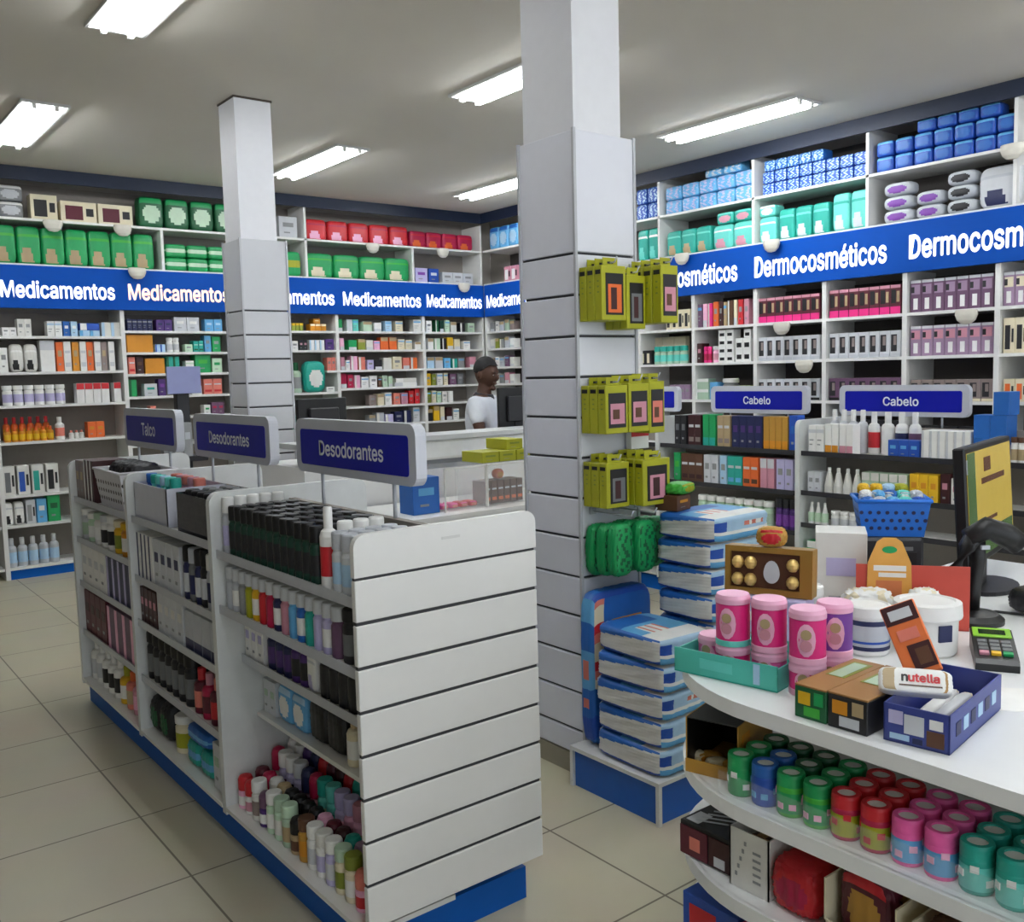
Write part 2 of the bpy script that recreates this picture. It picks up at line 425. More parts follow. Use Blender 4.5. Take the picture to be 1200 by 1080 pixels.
for x, nm in ((1.38, 'over the deodorant aisle'), (3.56, 'over the columns'), (5.49, 'over the hair aisle')):
    for y, far in ((6.6, 'far'), (3.85, 'near'), (1.1, None), (-1.65, None)):
        if far is None and (x != 3.56 or y > 0): continue
        lamp(x, y, f'lit {far} twin tube ceiling light ' + nm if far else f'lit twin tube ceiling light {nm}, ' + ('by the checkout' if y > 0 else 'by the shop entrance'))

lamp(.5, -.15, 'lit twin tube ceiling light in front of the checkout counter')  # lamp added out of view to brighten the counter's front shelves
lamp(5.49, 1.1, 'lit twin tube ceiling light over the hair aisle, by the checkout')
lamp(1.95, .35, 'lit twin tube ceiling light right over the checkout counter')  # extra lamp added out of view to brighten the countertop

GROOVE = m('slat groove', .6, hexc='#3c3d40')
def column(name, y0, y1, label, light):
    """Square column, its lower part clad in slatted boards."""
    b = MB(); x0, x1 = 2.41, 2.725
    b.box(x0 + .015, x1 - .055, y0 + .015, y1 - .015, 0, CEIL, m('column paint', .6, var=.03, hexc='#dddee2'))
    b.box(x0 + .012, x1 - .01, y0 + .012, y1 - .012, 0, 2.48, GROOVE)
    mt = m('column slat board', .45, var=.02, hexc=light)
    zs = [.08] + [2.043 - .155 * k for k in range(12, -1, -1)] + [2.50]
    for a, c in zip(zs[:-1], zs[1:]): b.box(x0, x1, y0, y1, a + .005, c - .005, mt, .003)
    if y0 > 4: b.box(x0 + .008, x1 - .048, y0 + .008, y1 - .008, CEIL - .012, CEIL - .001, m('dark joint', .8, hexc='#4a4038'))
    for x in (x0, x1):
        for y in (y0, y1): b.box(x - .006, x + .006, y - .006, y + .006, .06, 2.5, m('column edge strip', .4, hexc='#b6b8bd'))
    b.box(x0 - .004, x1 + .004, y0 - .004, y1 + .004, 0, .08, m('column skirting', .6, hexc='#8f8878'))
    return struct(name, b, label, 'column')
column('column', 2.65, 2.975, 'square white slatted column with yellow packs hung on it', '#dcdee6')
column('column', 5.80, 6.08, 'square white slatted column behind the deodorant gondola', '#c6c8cc')

# ------------------------------------------------------------------ wall shelving
def shelving(fr, u0, u1, shelves, uppers, label, z_up=2.6, dividers=(), d=.36, top=3.3, board=WHITE_LAM, plinth=True):
    """One bay: left upright, its shelves, back panel, blue plinth; the upper part over the sign band."""
    t = empty('wall_shelving', fr.at(u0, 0, 0), fr.rz)
    w = u1 - u0
    obj('upright', bx(0, .035, 0, d, 0, 2.25, board), t)
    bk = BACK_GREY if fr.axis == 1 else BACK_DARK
    obj('back_panel', bx(.035, w, d - .01, d, .1, 2.22, bk), t)
    for z in shelves:
        z, xs = z if isinstance(z, tuple) else (z, .035)
        obj('shelf', bx(xs, w, .0, d - .01, z - .022, z, board), t)
    if plinth: obj('plinth', bx(.035, w, .012, .03, 0, .078, BASE_BLUE), t)
    obj('upper_floor', bx(0, w, .0, d, 2.575, 2.6, board), t)
    for z in uppers: obj('shelf', bx(0, w, 0, d - .01, z - .02, z, board), t)
    obj('upper_back', bx(0, w, d - .01, d, 2.6, top, bk), t)
    for x, a, b in dividers: obj('divider', bx(x - u0 - .012, x - u0 + .012, .0, d - .01, a, b, board), t)
    return tag(t, label, 'wall shelving', 'bays of wall shelving')
BAYS = ['first medicine bay', 'second medicine bay', 'third medicine bay', 'fourth medicine bay', 'fifth medicine bay']
BU = [1.415, 2.45, 3.485, 4.535, 5.575, 6.38]
BSH = [[.1, .45, .70, 1.14, 1.44, 1.715, 2.01], [.1, .45, .75, 1.05, 1.29, 1.48, 1.68, 1.87, 2.06], [.1, .45, .8, 1.1, 1.46, (1.675, .94), 1.88, 2.07],
       [.1, .45, .8, 1.1, 1.3, 1.49, 1.675, 1.88, 2.07], [.1, .45, .8, 1.1, 1.3, 1.49, 1.675, 1.88, 2.07]]
BN = ['leftmost medicine shelf bay, with orange bottles on its middle shelf', 'medicine shelf bay with yellow boxes, left of the small column',
      'medicine shelf bay right beside the small column, with big green bag', 'medicine shelf bay behind the black counter monitor', 'medicine shelf bay in the corner behind the pharmacist']
BD = [[], [(2.853, 2.6, 2.95)], [(4.25, 2.6, 3.3)], [(5.487, 2.6, 2.95)], []]
for k in range(5):
    shelving(BACK, BU[k], BU[k + 1], BSH[k], [2.97], BN[k], dividers=BD[k])
t = empty('wall_shelving', (0.38, 8.6, 0)); obj('back_panel', bx(0, 1.03, .35, .36, .1, 3.3, BACK_GREY), t); obj('upright', bx(0, .035, 0, .35, 0, 2.25, WHITE_LAM), t)
for z in BSH[0]: obj('shelf', bx(.035, 1.03, 0, .35, z - .022, z, WHITE_LAM), t)
tag(t, 'medicine shelf bay cut off by the left picture edge', 'wall shelving', 'bays of wall shelving')
obj('corner_panel', bx(6.38, 6.4, 8.6, 8.96, 0, 3.25, WHITE_LAM)); tag(bpy.data.objects['corner_panel'], 'white upright panel in the corner between both shelf walls', 'panel')
RU = [-8.58, -7.5, -6.85, -6.2, -5.545, -4.885, -4.24, -3.587, -2.94, -2.29, -1.64]
RN = ['cosmetics bay next to the corner, behind the pharmacist', 'cosmetics bay behind the tall column', 'cosmetics bay half hidden by the tall column', 'cosmetics bay with teal bottles, beside the yellow packs',
      'cosmetics bay with stacks of white windowed boxes', 'cosmetics bay with burgundy boxes, left of the two', 'cosmetics bay with burgundy boxes, right of the two', 'cosmetics bay with plum boxes on two shelves',
      'rightmost cosmetics bay in the picture', 'cosmetics bay beyond the right picture edge']
UD = {3: [(-5.92, 2.6, 3.3)], 5: [(-4.885, 2.6, 3.3)], 6: [(-3.87, 2.6, 3.3)], 8: [(-2.83, 2.6, 3.3)]}
for k in range(10):
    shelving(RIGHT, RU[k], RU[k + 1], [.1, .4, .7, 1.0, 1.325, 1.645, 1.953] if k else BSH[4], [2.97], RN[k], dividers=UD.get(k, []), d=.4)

# blue sign bands with raised letters
def band(fr, u0, u1, words_, label):
    t = empty('sign_band', fr.at(u0, 0, 0), fr.rz)
    obj('band', bx(0, u1 - u0, -.02, .0, 2.235, 2.585, SIGN_BLUE, .003), t)
    for s, a, b, z, mat in words_:
        me = text_mesh(s, mat, width=b - a, height=(.135 if 'é' not in s else .165), bold=.02)
        o = obj('lettering', me, t, ((a + b) / 2 - u0, -.0245, z), label=('letters edged in warm orange light' if mat == WARM else None))
    return tag(t, label, 'sign')
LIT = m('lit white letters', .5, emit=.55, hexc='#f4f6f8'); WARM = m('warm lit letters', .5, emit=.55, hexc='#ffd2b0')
MED = 'Medicamentos'
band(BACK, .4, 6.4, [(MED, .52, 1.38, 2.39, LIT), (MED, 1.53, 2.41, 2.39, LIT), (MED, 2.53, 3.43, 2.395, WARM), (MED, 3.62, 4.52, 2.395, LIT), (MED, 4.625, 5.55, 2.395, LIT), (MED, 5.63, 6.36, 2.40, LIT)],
     'long blue sign band reading Medicamentos over the back shelves')
DC = 'Dermocosméticos'
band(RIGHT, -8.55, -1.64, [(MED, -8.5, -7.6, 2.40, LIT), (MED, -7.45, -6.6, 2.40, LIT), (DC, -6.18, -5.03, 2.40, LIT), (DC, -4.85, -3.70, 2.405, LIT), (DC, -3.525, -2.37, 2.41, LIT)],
     'long blue sign band reading Dermocosméticos over the right shelves')

# small round lamps clipped to the shelf edges
@cached
def clip_lamp():
    b = MB().lathe([(.0, -.07), (.035, -.064), (.062, -.042), (.076, -.008), (.076, .022), (.07, .028)], 18, m('lamp shell', .4, hexc='#d6d2c6'), sy=.5); b.disc(.07, .028, 18, 'white', sy=.5)
    b.box(-.02, .02, .0, .062, .018, .028, 'offwhite')
    return Spec('clip_lamp', [('lamp', b, None)], .1, .1, .1)
for fr, px, py, z, wh in ((BACK, 158, 318, 2.57, 'over the warm lit Medicamentos letters'), (BACK, 60, 266, 2.93, 'on the top shelf edge above the green packs'), (BACK, 141, 268, 2.93, 'on the top shelf edge near the dark green packs'), (BACK, 433, 290, 2.93, 'under the red packs, left of two'),
                          (BACK, 515, 297, 2.93, 'under the red packs, right of two'), (BACK, 540, 336, 2.57, 'over the Medicamentos letters near the corner'),
                          (RIGHT, 805, 300, 2.57, 'on the blue band beside the yellow packs'), (RIGHT, 910, 288, 2.57, 'on the blue band under the teal packs'), (RIGHT, 1192, 178, 2.94, 'on the upper shelf edge at the right'),
                          (RIGHT, 922, 382, 1.915, 'under the burgundy boxes'), (RIGHT, 948, 428, 1.61, 'under the grey hair colour boxes'), (RIGHT, 1138, 368, 1.915, 'under the plum boxes')):
    u = fr.u(px, py)
    clip_lamp().put(fr.at(u, -.066, z), fr.rz, 'small round white clip lamp ' + wh, 'lamp', 'clip lamps on the shelf edges')

# ------------------------------------------------------------------ goods on the back wall
def C(h, body, art='plain', accent='grey', d=.1, name='medicine_box', side=None): return lambda w: carton(w, d, h, body, art, accent, name, side)
def B(h, body, cap, label=None, form='round', name='medicine_bottle', sy=1): return lambda w: bottle(w / 2, h, body, cap, label, form, name, sy=sy)
def P(h, body, patch, kind='photo', accent='white', d=.14, name='diaper_pack', wr=.012, e=.3, seed=1): return lambda w: pack(w, d, h, body, patch, kind, accent, name, wr, e, seed)
UP1 = 'on the top shelf of the back wall'; UP0 = 'above the Medicamentos sign band'
run(BACK, UP1 + ' at the left edge', 2.97, 250, -2, 30, 1, P(.13, 'grey', 'pale', 'oval', name='wipes_pack', d=.2), 'grey white soft pack', 'pack', tiers=2)
run(BACK, UP1, 2.97, 240, 35, 68, 1, C(.2, 'cream', 'face', 'black', .12, 'product_box'), 'cream box with black picture', 'box', v=.01)
run(BACK, UP1, 2.97, 245, 71, 157, 2, C(.17, 'cream', 'face', 'burgundy', .12, 'product_box'), 'cream box with dark red picture', 'box')
run(BACK, UP1 + ' beside the small column', 2.97, 245, 163, 280, 4, P(.27, 'darkgreen', 'palegreen', 'oval', 'green', seed=4), 'dark green diaper pack', 'diaper pack')
run(BACK, UP0 + ' left of the column', 2.6, 288, -40, 182, 8, P(.31, 'green', 'tan', 'photo', 'leaf', d=.16, seed=2), 'bright green diaper pack', 'diaper pack', fill=.98)
run(BACK, UP0 + ' right of the white divider', 2.6, 300, 195, 270, 3, P(.12, 'green', 'palegreen', 'band', 'leaf', d=.16, seed=3), 'small green pack', 'diaper pack', tiers=2, fill=.98)
run(BACK, UP1 + ' right of the small column', 2.97, 262, 328, 350, 1, C(.2, 'pale', 'logo', 'grey', .12, 'product_box'), 'pale grey box', 'box')
run(BACK, UP1 + ' right of the divider', 2.97, 275, 360, 481, 5, P(.2, 'red', 'palepink', 'photo', 'crimson', seed=5, name='sanitary_pack'), 'large red pack', 'pack', fill=.93)
run(BACK, UP1 + ' near the corner', 2.97, 275, 482, 556, 4, P(.17, 'crimson', 'orange', 'photo', 'red', seed=6, name='sanitary_pack'), 'red pack with orange print', 'pack', fill=.97)
run(BACK, UP0 + ' beside the small column', 2.6, 310, 335, 355, 1, P(.24, 'green', 'lime', 'band', 'leaf', seed=2), 'narrow green pack', 'diaper pack')
run(BACK, UP0 + ' under the red packs', 2.6, 310, 361, 482, 4, P(.24, 'green', 'cream', 'photo', 'leaf', d=.16, seed=7), 'bright green diaper pack', 'diaper pack', fill=.98)
run(BACK, UP0 + ' near the corner', 2.6, 318, 488, 503, 1, C(.15, 'lilac', 'logo', 'violet', .1, 'product_box'), 'lilac white box', 'box')
run(BACK, UP0 + ' near the corner', 2.6, 318, 504, 516, 1, C(.15, 'deepblue', 'logo', 'white', .1, 'product_box'), 'deep blue box', 'box')
run(BACK, UP0 + ' near the corner', 2.6, 318, 520, 556, 3, C(.12, 'pale', 'logo', 'grey', .1, 'product_box'), 'pale box', 'box')

b1 = 'of the leftmost medicine bay'
S1 = 'on top shelf ' + b1
run(BACK, S1, 2.01, 385, 3, 20, 2, C(.07, 'white', 'logo'), 'low white medicine box', 'medicine box')
run(BACK, S1, 2.01, 385, 21, 38, 2, C(.14, 'offwhite', 'logo'), 'upright pale medicine box', 'medicine box')
run(BACK, S1, 2.01, 385, 56, 74, 2, C(.125, 'white', 'med', 'paleblue'), 'white medicine box with pale blue bar', 'medicine box')
run(BACK, S1, 2.01, 385, 75, 83, 1, C(.125, 'blue', 'logo', 'white'), 'blue medicine box', 'medicine box')
run(BACK, S1, 2.01, 385, 84, 92, 1, C(.125, 'paleblue', 'logo', 'white'), 'pale blue upright medicine box', 'medicine box')
run(BACK, S1, 2.01, 385, 94, 118, 2, C(.05, 'paleblue', 'side', 'skyblue'), 'flat pale blue medicine box', 'medicine box')
run(BACK, S1 + ' lying on flat boxes', 2.061, 380, 94, 118, 1, C(.06, 'deepblue', 'side', 'white'), 'blue white medicine box', 'medicine box')
run(BACK, S1, 2.01, 385, 120, 142, 2, C(.12, 'offwhite', 'side', 'paleblue'), 'wide white medicine box', 'medicine box')
S2 = 'on second shelf ' + b1
run(BACK, S2, 1.715, 420, 0, 10, 1, C(.2, 'white', 'logo'), 'tall white carton', 'carton')
run(BACK, S2, 1.715, 420, 12, 46, 2, P(.23, 'offwhite', 'black', 'photo', 'white', .1, 'powder_bag', .03, .5, 8), 'white bag with black foot print', 'bag')
run(BACK, S2, 1.715, 420, 48, 66, 1, C(.26, 'white', 'topband', 'pale'), 'large white carton beside orange ones', 'carton')
for i, (a, c) in enumerate(((67, 76), (86, 94), (103, 111), (120, 127))):
    run(BACK, S2, 1.715, 420, a, c, 1, C(.245, ('orange', 'amber', 'orange', 'taupe')[i], 'logo', 'tan', .2), ('first', 'second', 'third', 'fourth')[i] + (' orange' if i < 3 else ' brownish') + ' narrow carton from left', 'carton', 'narrow orange cartons on second shelf')
    run(BACK, S2, 1.715, 420, a + 9, c + 9, 1, C(.25, 'white', 'stripe2', 'pale'), ('first', 'second', 'third', 'fourth')[i] + ' narrow white carton between orange ones', 'carton', 'narrow white cartons on second shelf')
S3 = 'on third shelf ' + b1
run(BACK, S3, 1.44, 465, 4, 79, 6, B(.165, 'white', 'white', 'lilac', 'wide', 'white_tub'), 'white canister with lilac label', 'canister')
run(BACK, S3, 1.44, 465, 91, 130, 4, C(.17, 'white', 'topband', 'red'), 'white box with red top', 'box')
run(BACK, S3 + ' beside the upright', 1.44, 465, 135, 144, 1, C(.17, 'white', 'topband', 'red'), 'white box with red top', 'box')
S4 = 'on fourth shelf ' + b1
run(BACK, S4, 1.14, 500, 7, 64, 6, B(.2, 'orange', 'red', 'amber', 'round', 'syrup_bottle'), 'orange bottle with red cap, back row', 'bottle', v=.14)
run(BACK, S4, 1.14, 500, 5, 64, 7, B(.12, 'amber', 'orange', 'yellow', 'round', 'syrup_bottle'), 'small amber bottle, front row', 'bottle', v=.02)
run(BACK, S4, 1.14, 500, 66, 78, 1, B(.19, 'white', 'white', 'salmon', 'round'), 'white round bottle with salmon label', 'bottle')
run(BACK, S4, 1.14, 505, 82, 100, 3, B(.07, 'offwhite', 'salmon', None, 'round'), 'tiny pale bottle', 'bottle')
run(BACK, S4, 1.14, 505, 104, 124, 2, C(.135, 'orange', 'logo', 'amber'), 'orange carton', 'carton')
S5 = 'on fifth shelf ' + b1
for i, c in enumerate(('midgrey', 'deepblue', 'teal', 'dark')):
    run(BACK, S5, .70, 560, 4 + 17 * i, 19 + 17 * i, 1, C(.24, 'offwhite', 'face', c, .12, 'milk_powder_can'), 'white carton with ' + ('grey', 'deep blue', 'teal', 'dark')[i] + ' picture', 'carton')
S6 = 'on sixth shelf ' + b1
run(BACK, S6, .45, 597, 4, 30, 2, P(.19, 'white', 'dark', 'photo', 'pale', .12, 'powder_bag', .02, .4, 9), 'white soft pack', 'pack')
run(BACK, S6, .45, 597, 31, 43, 1, C(.2, 'pale', 'face', 'grey', .12, 'carton_box'), 'pale carton with grey picture', 'carton')
run(BACK, S6, .45, 597, 44, 56, 1, C(.2, 'skyblue', 'logo', 'white', .12, 'carton_box'), 'sky blue carton', 'carton')
run(BACK, S6, .45, 597, 57, 72, 1, C(.22, 'green', 'logo', 'darkgreen', .12, 'carton_box'), 'green carton', 'carton')
run(BACK, 'on bottom shelf ' + b1, .10, 645, 9, 72, 5, B(.24, 'silver', 'pale', 'paleblue', 'round', 'water_bottle'), 'clear grey bottle', 'bottle')

b2 = 'of the bay left of the small column'
T = 'on top shelf ' + b2
run(BACK, T, 2.06, 378, 150, 180, 5, C(.1, 'navy', 'med', 'grey'), 'small navy box', 'medicine box', tiers=1)
run(BACK, T, 2.06, 378, 184, 203, 2, C(.1, 'purple', 'logo', 'navy'), 'dark purple box', 'medicine box')
run(BACK, T, 2.06, 378, 205, 235, 2, C(.125, 'pale', 'logo', 'white'), 'pale white carton', 'medicine box')
run(BACK, T, 2.06, 378, 241, 262, 2, C(.11, 'skyblue', 'logo', 'paleblue'), 'sky blue box', 'medicine box')
T = 'on second shelf ' + b2
run(BACK, T, 1.87, 400, 149, 181, 1, C(.155, 'amber', 'plain', d=.14, name='storage_box'), 'large yellow box', 'box')
run(BACK, T, 1.87, 405, 183, 195, 2, C(.07, 'paleblue', 'side', 'deepblue'), 'low pale blue box', 'medicine box')
run(BACK, T, 1.87, 400, 197, 212, 2, B(.13, 'white', 'white', 'pale', 'pill'), 'white pill bottle', 'bottle')
run(BACK, T, 1.87, 405, 218, 227, 1, C(.07, 'palegreen', 'logo'), 'pale green low box', 'medicine box')
run(BACK, T, 1.87, 405, 228, 240, 2, C(.1, 'teal', 'stripe2', 'darkgreen'), 'teal box', 'medicine box')
run(BACK, T, 1.87, 405, 241, 249, 1, C(.15, 'skyblue', 'logo'), 'tall sky blue box', 'medicine box')
run(BACK, T, 1.87, 405, 250, 260, 1, C(.14, 'green', 'logo'), 'tall green box', 'medicine box')
T = 'on third shelf ' + b2
run(BACK, T, 1.68, 430, 152, 160, 1, C(.15, 'salmon', 'stripe2', 'red'), 'salmon pink striped box', 'medicine box')
run(BACK, T, 1.68, 430, 161, 170, 1, C(.15, 'maroon', 'logo', 'brown'), 'maroon box', 'medicine box')
run(BACK, T, 1.68, 430, 171, 195, 1, C(.135, 'amber', 'plain', d=.14, name='storage_box'), 'smaller yellow box', 'box')
run(BACK, T, 1.68, 430, 197, 212, 2, C(.15, 'teal', 'side', 'darkgreen'), 'teal upright box', 'medicine box')
run(BACK, T, 1.68, 430, 219, 229, 1, C(.11, 'white', 'med', 'palegreen'), 'white upright box', 'medicine box')
run(BACK, T, 1.68, 430, 230, 249, 1, C(.165, 'green', 'logo', 'leaf', .12), 'large green box', 'medicine box')
run(BACK, T, 1.68, 430, 250, 262, 1, C(.13, 'palegreen', 'logo', 'green'), 'pale green box', 'medicine box')
T = 'on fourth shelf ' + b2
run(BACK, T, 1.48, 455, 152, 162, 1, C(.15, 'green', 'side', 'darkgreen'), 'green upright box', 'medicine box')
run(BACK, T, 1.48, 455, 170, 186, 1, C(.11, 'pale', 'logo', 'teal'), 'pale box with teal mark', 'medicine box')
run(BACK, T, 1.48, 455, 187, 196, 1, C(.15, 'purple', 'logo', 'violet'), 'purple upright box', 'medicine box')
run(BACK, T, 1.48, 455, 226, 238, 1, C(.08, 'white', 'logo'), 'white low box', 'medicine box')
run(BACK, T, 1.48, 455, 240, 262, 2, C(.14, 'salmon', 'stripe2', 'red'), 'salmon red striped box', 'medicine box')
T = 'on fifth shelf ' + b2
run(BACK, T, 1.29, 472, 154, 165, 1, C(.09, 'darkgreen', 'logo'), 'dark green box', 'medicine box')
run(BACK, T, 1.29, 472, 166, 176, 1, C(.08, 'pale', 'logo'), 'pale small box', 'medicine box')
run(BACK, T, 1.29, 472, 177, 184, 1, C(.1, 'salmon', 'logo'), 'salmon small box', 'medicine box')
run(BACK, T, 1.29, 472, 240, 248, 1, C(.09, 'white', 'logo', 'green'), 'white small box', 'medicine box')
run(BACK, T, 1.29, 472, 249, 264, 2, C(.11, 'plum', 'logo', 'crimson'), 'plum red box', 'medicine box')

b3 = 'of the bay right of the small column'
T = 'on top shelf ' + b3
run(BACK, T, 2.07, 382, 343, 357, 3, C(.075, 'olive', 'topband', 'yellow'), 'olive yellow box', 'medicine box')
run(BACK, T, 2.07, 382, 365, 384, 3, C(.07, 'amber', 'topband', 'cream'), 'amber box', 'medicine box')
run(BACK, T + ' on the amber boxes', 2.141, 378, 369, 377, 1, C(.05, 'amber', 'logo', 'cream'), 'little amber box', 'medicine box')
T = 'on second shelf ' + b3
run(BACK, T, 1.88, 402, 343, 351, 1, C(.09, 'white', 'logo'), 'white box beside the column', 'medicine box')
run(BACK, T, 1.88, 402, 352, 362, 2, C(.1, 'dark', 'logo', 'rose'), 'dark box', 'medicine box')
run(BACK, T, 1.88, 402, 364, 382, 3, C(.1, 'white', 'side', 'paleblue'), 'white blue box', 'medicine box')
run(BACK, T, 1.88, 402, 383, 393, 1, C(.11, 'purple', 'logo', 'navy'), 'purple box', 'medicine box')
T = 'on third shelf ' + b3
run(BACK, T + ' beside green bag', 1.46, 440, 345, 357, 1, B(.3, 'sage', 'darkgreen', 'grey', 'round', 'large_bottle'), 'grey green bottle', 'bottle')
run(BACK, T, 1.46, 440, 358, 383, 1, P(.31, 'teal', 'white', 'oval', 'teal', .14, 'supplement_bag', .04, .5, 12), 'big green bag', 'bag', v=.0)
run(BACK, T + ' behind the bag', 1.675, 425, 385, 395, 2, C(.13, 'salmon', 'logo', 'taupe'), 'salmon box', 'medicine box')
run(BACK, T, 1.46, 452, 384, 394, 1, C(.05, 'white', 'logo'), 'low white paper box', 'medicine box')
T = 'on fourth shelf ' + b3
run(BACK, T, 1.1, 485, 348, 385, 1, C(.13, 'teal', 'topband', 'aqua', .16, 'storage_box'), 'teal green storage box', 'box')

b4 = 'of the bay behind the counter monitor'
ROWS4 = [(2.07, 382, 'top', [(398, 403, 'green', .12), (408, 415, 'pale', .12), (415, 422, 'aqua', .12), (427, 438, 'palegreen', .1), (440, 449, 'white', .09), (453, 461, 'paleblue', .11), (465, 474, 'cream', .11), (486, 495, 'offwhite', .13)]),
 (1.88, 403, 'second', [(400, 405, 'palepink', .12), (410, 420, 'green', .1), (421, 430, 'olive', .11), (431, 439, 'offwhite', .1), (440, 447, 'palepink', .09), (448, 457, 'orange', .13), (458, 467, 'orange', .13), (468, 476, 'cream', .11), (477, 485, 'cream', .1), (488, 495, 'white', .08)]),
 (1.675, 427, 'third', [(401, 406, 'rose', .13), (407, 412, 'white', .1), (413, 421, 'palepink', .14), (422, 430, 'salmon', .13), (432, 440, 'lilac', .1), (441, 450, 'dark', .1), (451, 461, 'offwhite', .12), (462, 473, 'cream', .13), (474, 482, 'salmon', .12), (483, 491, 'orange', .12)]),
 (1.49, 446, 'fourth', [(401, 408, 'crimson', .15), (409, 416, 'crimson', .14), (417, 424, 'palepink', .13), (425, 434, 'white', .11), (435, 444, 'white', .12), (445, 449, 'brown', .1), (450, 456, 'sage', .12), (457, 462, 'palegreen', .11)]),
 (1.3, 467, 'fifth', [(398, 404, 'midgrey', .1), (434, 443, 'taupe', .11), (444, 452, 'cream', .12), (453, 461, 'white', .13), (463, 471, 'salmon', .12), (472, 480, 'rose', .12), (481, 487, 'red', .14), (488, 494, 'red', .16)]),
 (1.1, 485, 'sixth', [(434, 442, 'grey', .1), (443, 452, 'silver', .12), (453, 463, 'lilac', .1), (464, 474, 'navy', .12), (475, 484, 'navy', .13), (486, 494, 'pale', .16)])]
PAIRNAME = {}
def mixed(fr, bay, rows_, v=.03, cat='medicine box', name='medicine_box', d=.09):
    for z, py, shelf, items in rows_:
        seen = {}
        for a, c, colr, h in items: seen[colr] = seen.get(colr, 0) + 1
        cnt = {}
        for a, c, colr, h in items:
            k = cnt[colr] = cnt.get(colr, 0) + 1
            art, ac = random.choice((('med', 'skyblue'), ('side', 'offwhite'), ('logo', 'grey'), ('band', 'pale'), ('topband', 'tan')))
            which = ('left ' if k == 1 else 'right ') if seen[colr] == 2 else ''
            label = f'{which}{NICE.get(colr, colr)} box on {shelf} shelf {bay}'
            run(fr, '', z, py, a, c, 1, C(h, colr, art, ac, d, name), label, cat, f'boxes on {shelf} shelf {bay}', v=v, fill=.93)
NICE = dict(palegreen='pale green', paleblue='pale blue', palepink='pale pink', offwhite='off-white', midgrey='mid grey', skyblue='sky blue', darkgreen='dark green', deepblue='deep blue', hotpink='hot pink', bottlegreen='bottle green')
mixed(BACK, b4, ROWS4)
run(BACK, 'on fourth shelf ' + b4, 1.49, 450, 464, 491, 1, C(.04, 'white', 'side', 'pale', .2, 'leaflet_stack'), 'low white leaflet box', 'box')
run(BACK, 'on the low leaflet box ' + b4, 1.531, 445, 466, 491, 1, C(.045, 'offwhite', 'side', 'white', .2, 'leaflet_stack'), 'white leaflet box', 'box', v=.04)
b5 = 'of the corner medicine bay'
ROWS5 = [(2.07, 382, 'top', [(501, 508, 'white', .12), (512, 516, 'darkgreen', .13), (517, 522, 'bottlegreen', .12), (523, 529, 'palegreen', .13), (530, 537, 'offwhite', .11), (541, 547, 'dark', .1), (550, 558, 'sage', .1)]),
 (1.88, 402, 'second', [(503, 510, 'white', .12), (511, 518, 'palegreen', .12), (520, 525, 'dark', .12), (526, 533, 'yellow', .13), (534, 541, 'cream', .11), (545, 553, 'white', .09)]),
 (1.675, 424, 'third', [(502, 511, 'paleblue', .12), (512, 521, 'pale', .12), (522, 530, 'skyblue', .11), (532, 538, 'teal', .1), (539, 546, 'grey', .11), (552, 560, 'rose', .12)]),
 (1.49, 446, 'fourth', [(501, 507, 'yellow', .13), (508, 513, 'olive', .12), (514, 521, 'offwhite', .13), (522, 527, 'cream', .13), (529, 537, 'plum', .12), (538, 545, 'midgrey', .12)]),
 (1.3, 464, 'fifth', [(502, 507, 'olive', .13), (508, 513, 'cream', .13), (514, 519, 'palegreen', .12), (520, 526, 'offwhite', .12), (527, 533, 'white', .12)]),
 (1.1, 484, 'sixth', [(503, 509, 'dark', .13), (510, 517, 'yellow', .16), (518, 523, 'cream', .15), (525, 532, 'maroon', .14), (533, 540, 'white', .12)])]
mixed(BACK, b5, ROWS5)
bc = 'of the corner bay, right wall'
mixed(RIGHT, bc, [(z, py, s, [(572, 577, a, .1), (578, 582, b_, .11), (583, 588, c, .1), (589, 594, d_, .12), (595, 600, e_, .1)]) for z, py, s, a, b_, c, d_, e_ in
  ((2.07, 384, 'top', 'grey', 'offwhite', 'silver', 'sage', 'taupe'), (1.88, 403, 'second', 'offwhite', 'olive', 'grey', 'silver', 'white'), (1.675, 425, 'third', 'taupe', 'white', 'silver', 'plum', 'offwhite'), (1.49, 446, 'fourth', 'silver', 'offwhite', 'grey', 'rose', 'white'))])
run(RIGHT, 'on the upper shelf of the right wall next to the corner', 2.97, 270, 570, 604, 3, P(.24, 'skyblue', 'paleblue', 'oval', 'blue', seed=3), 'blue pack', 'pack')
run(RIGHT, 'above the sign band next to the corner', 2.6, 318, 588, 604, 2, C(.16, 'rose', 'face', 'white'), 'rose box', 'box')

# ------------------------------------------------------------------ goods on the right wall
UT = 'on the top shelf of the right wall'; UB = 'above the Dermocosméticos band'
run(RIGHT, UT + ' beside the column', 2.97, 235, 742, 769, 2, P(.14, 'deepblue', 'paleblue', 'check', seed=2, name='wipes_pack'), 'blue pale checked pack', 'pack', tiers=2)
run(RIGHT, UT + ', first part from left', 2.97, 230, 776, 880, 5, P(.12, 'skyblue', 'lilac', 'check', seed=3, name='wipes_pack'), 'sky blue pack', 'pack', tiers=2, fill=.97)
run(RIGHT, UT + ', lying on the sky blue packs', 3.213, 215, 822, 866, 2, P(.1, 'skyblue', 'pale', 'check', seed=5, name='wipes_pack'), 'grey blue pack', 'pack')
run(RIGHT, UT + ', second part from left', 2.97, 215, 890, 1014, 8, P(.092, 'deepblue', 'paleblue', 'check', seed=7, name='wipes_pack', e=.25), 'blue and white pack', 'pack', tiers=2, fill=.97)
run(RIGHT, UT + ', on the blue and white packs', 3.156, 190, 892, 962, 5, P(.085, 'blue', 'paleblue', 'check', seed=8, name='wipes_pack', e=.25), 'small blue and white pack', 'pack', fill=.97)
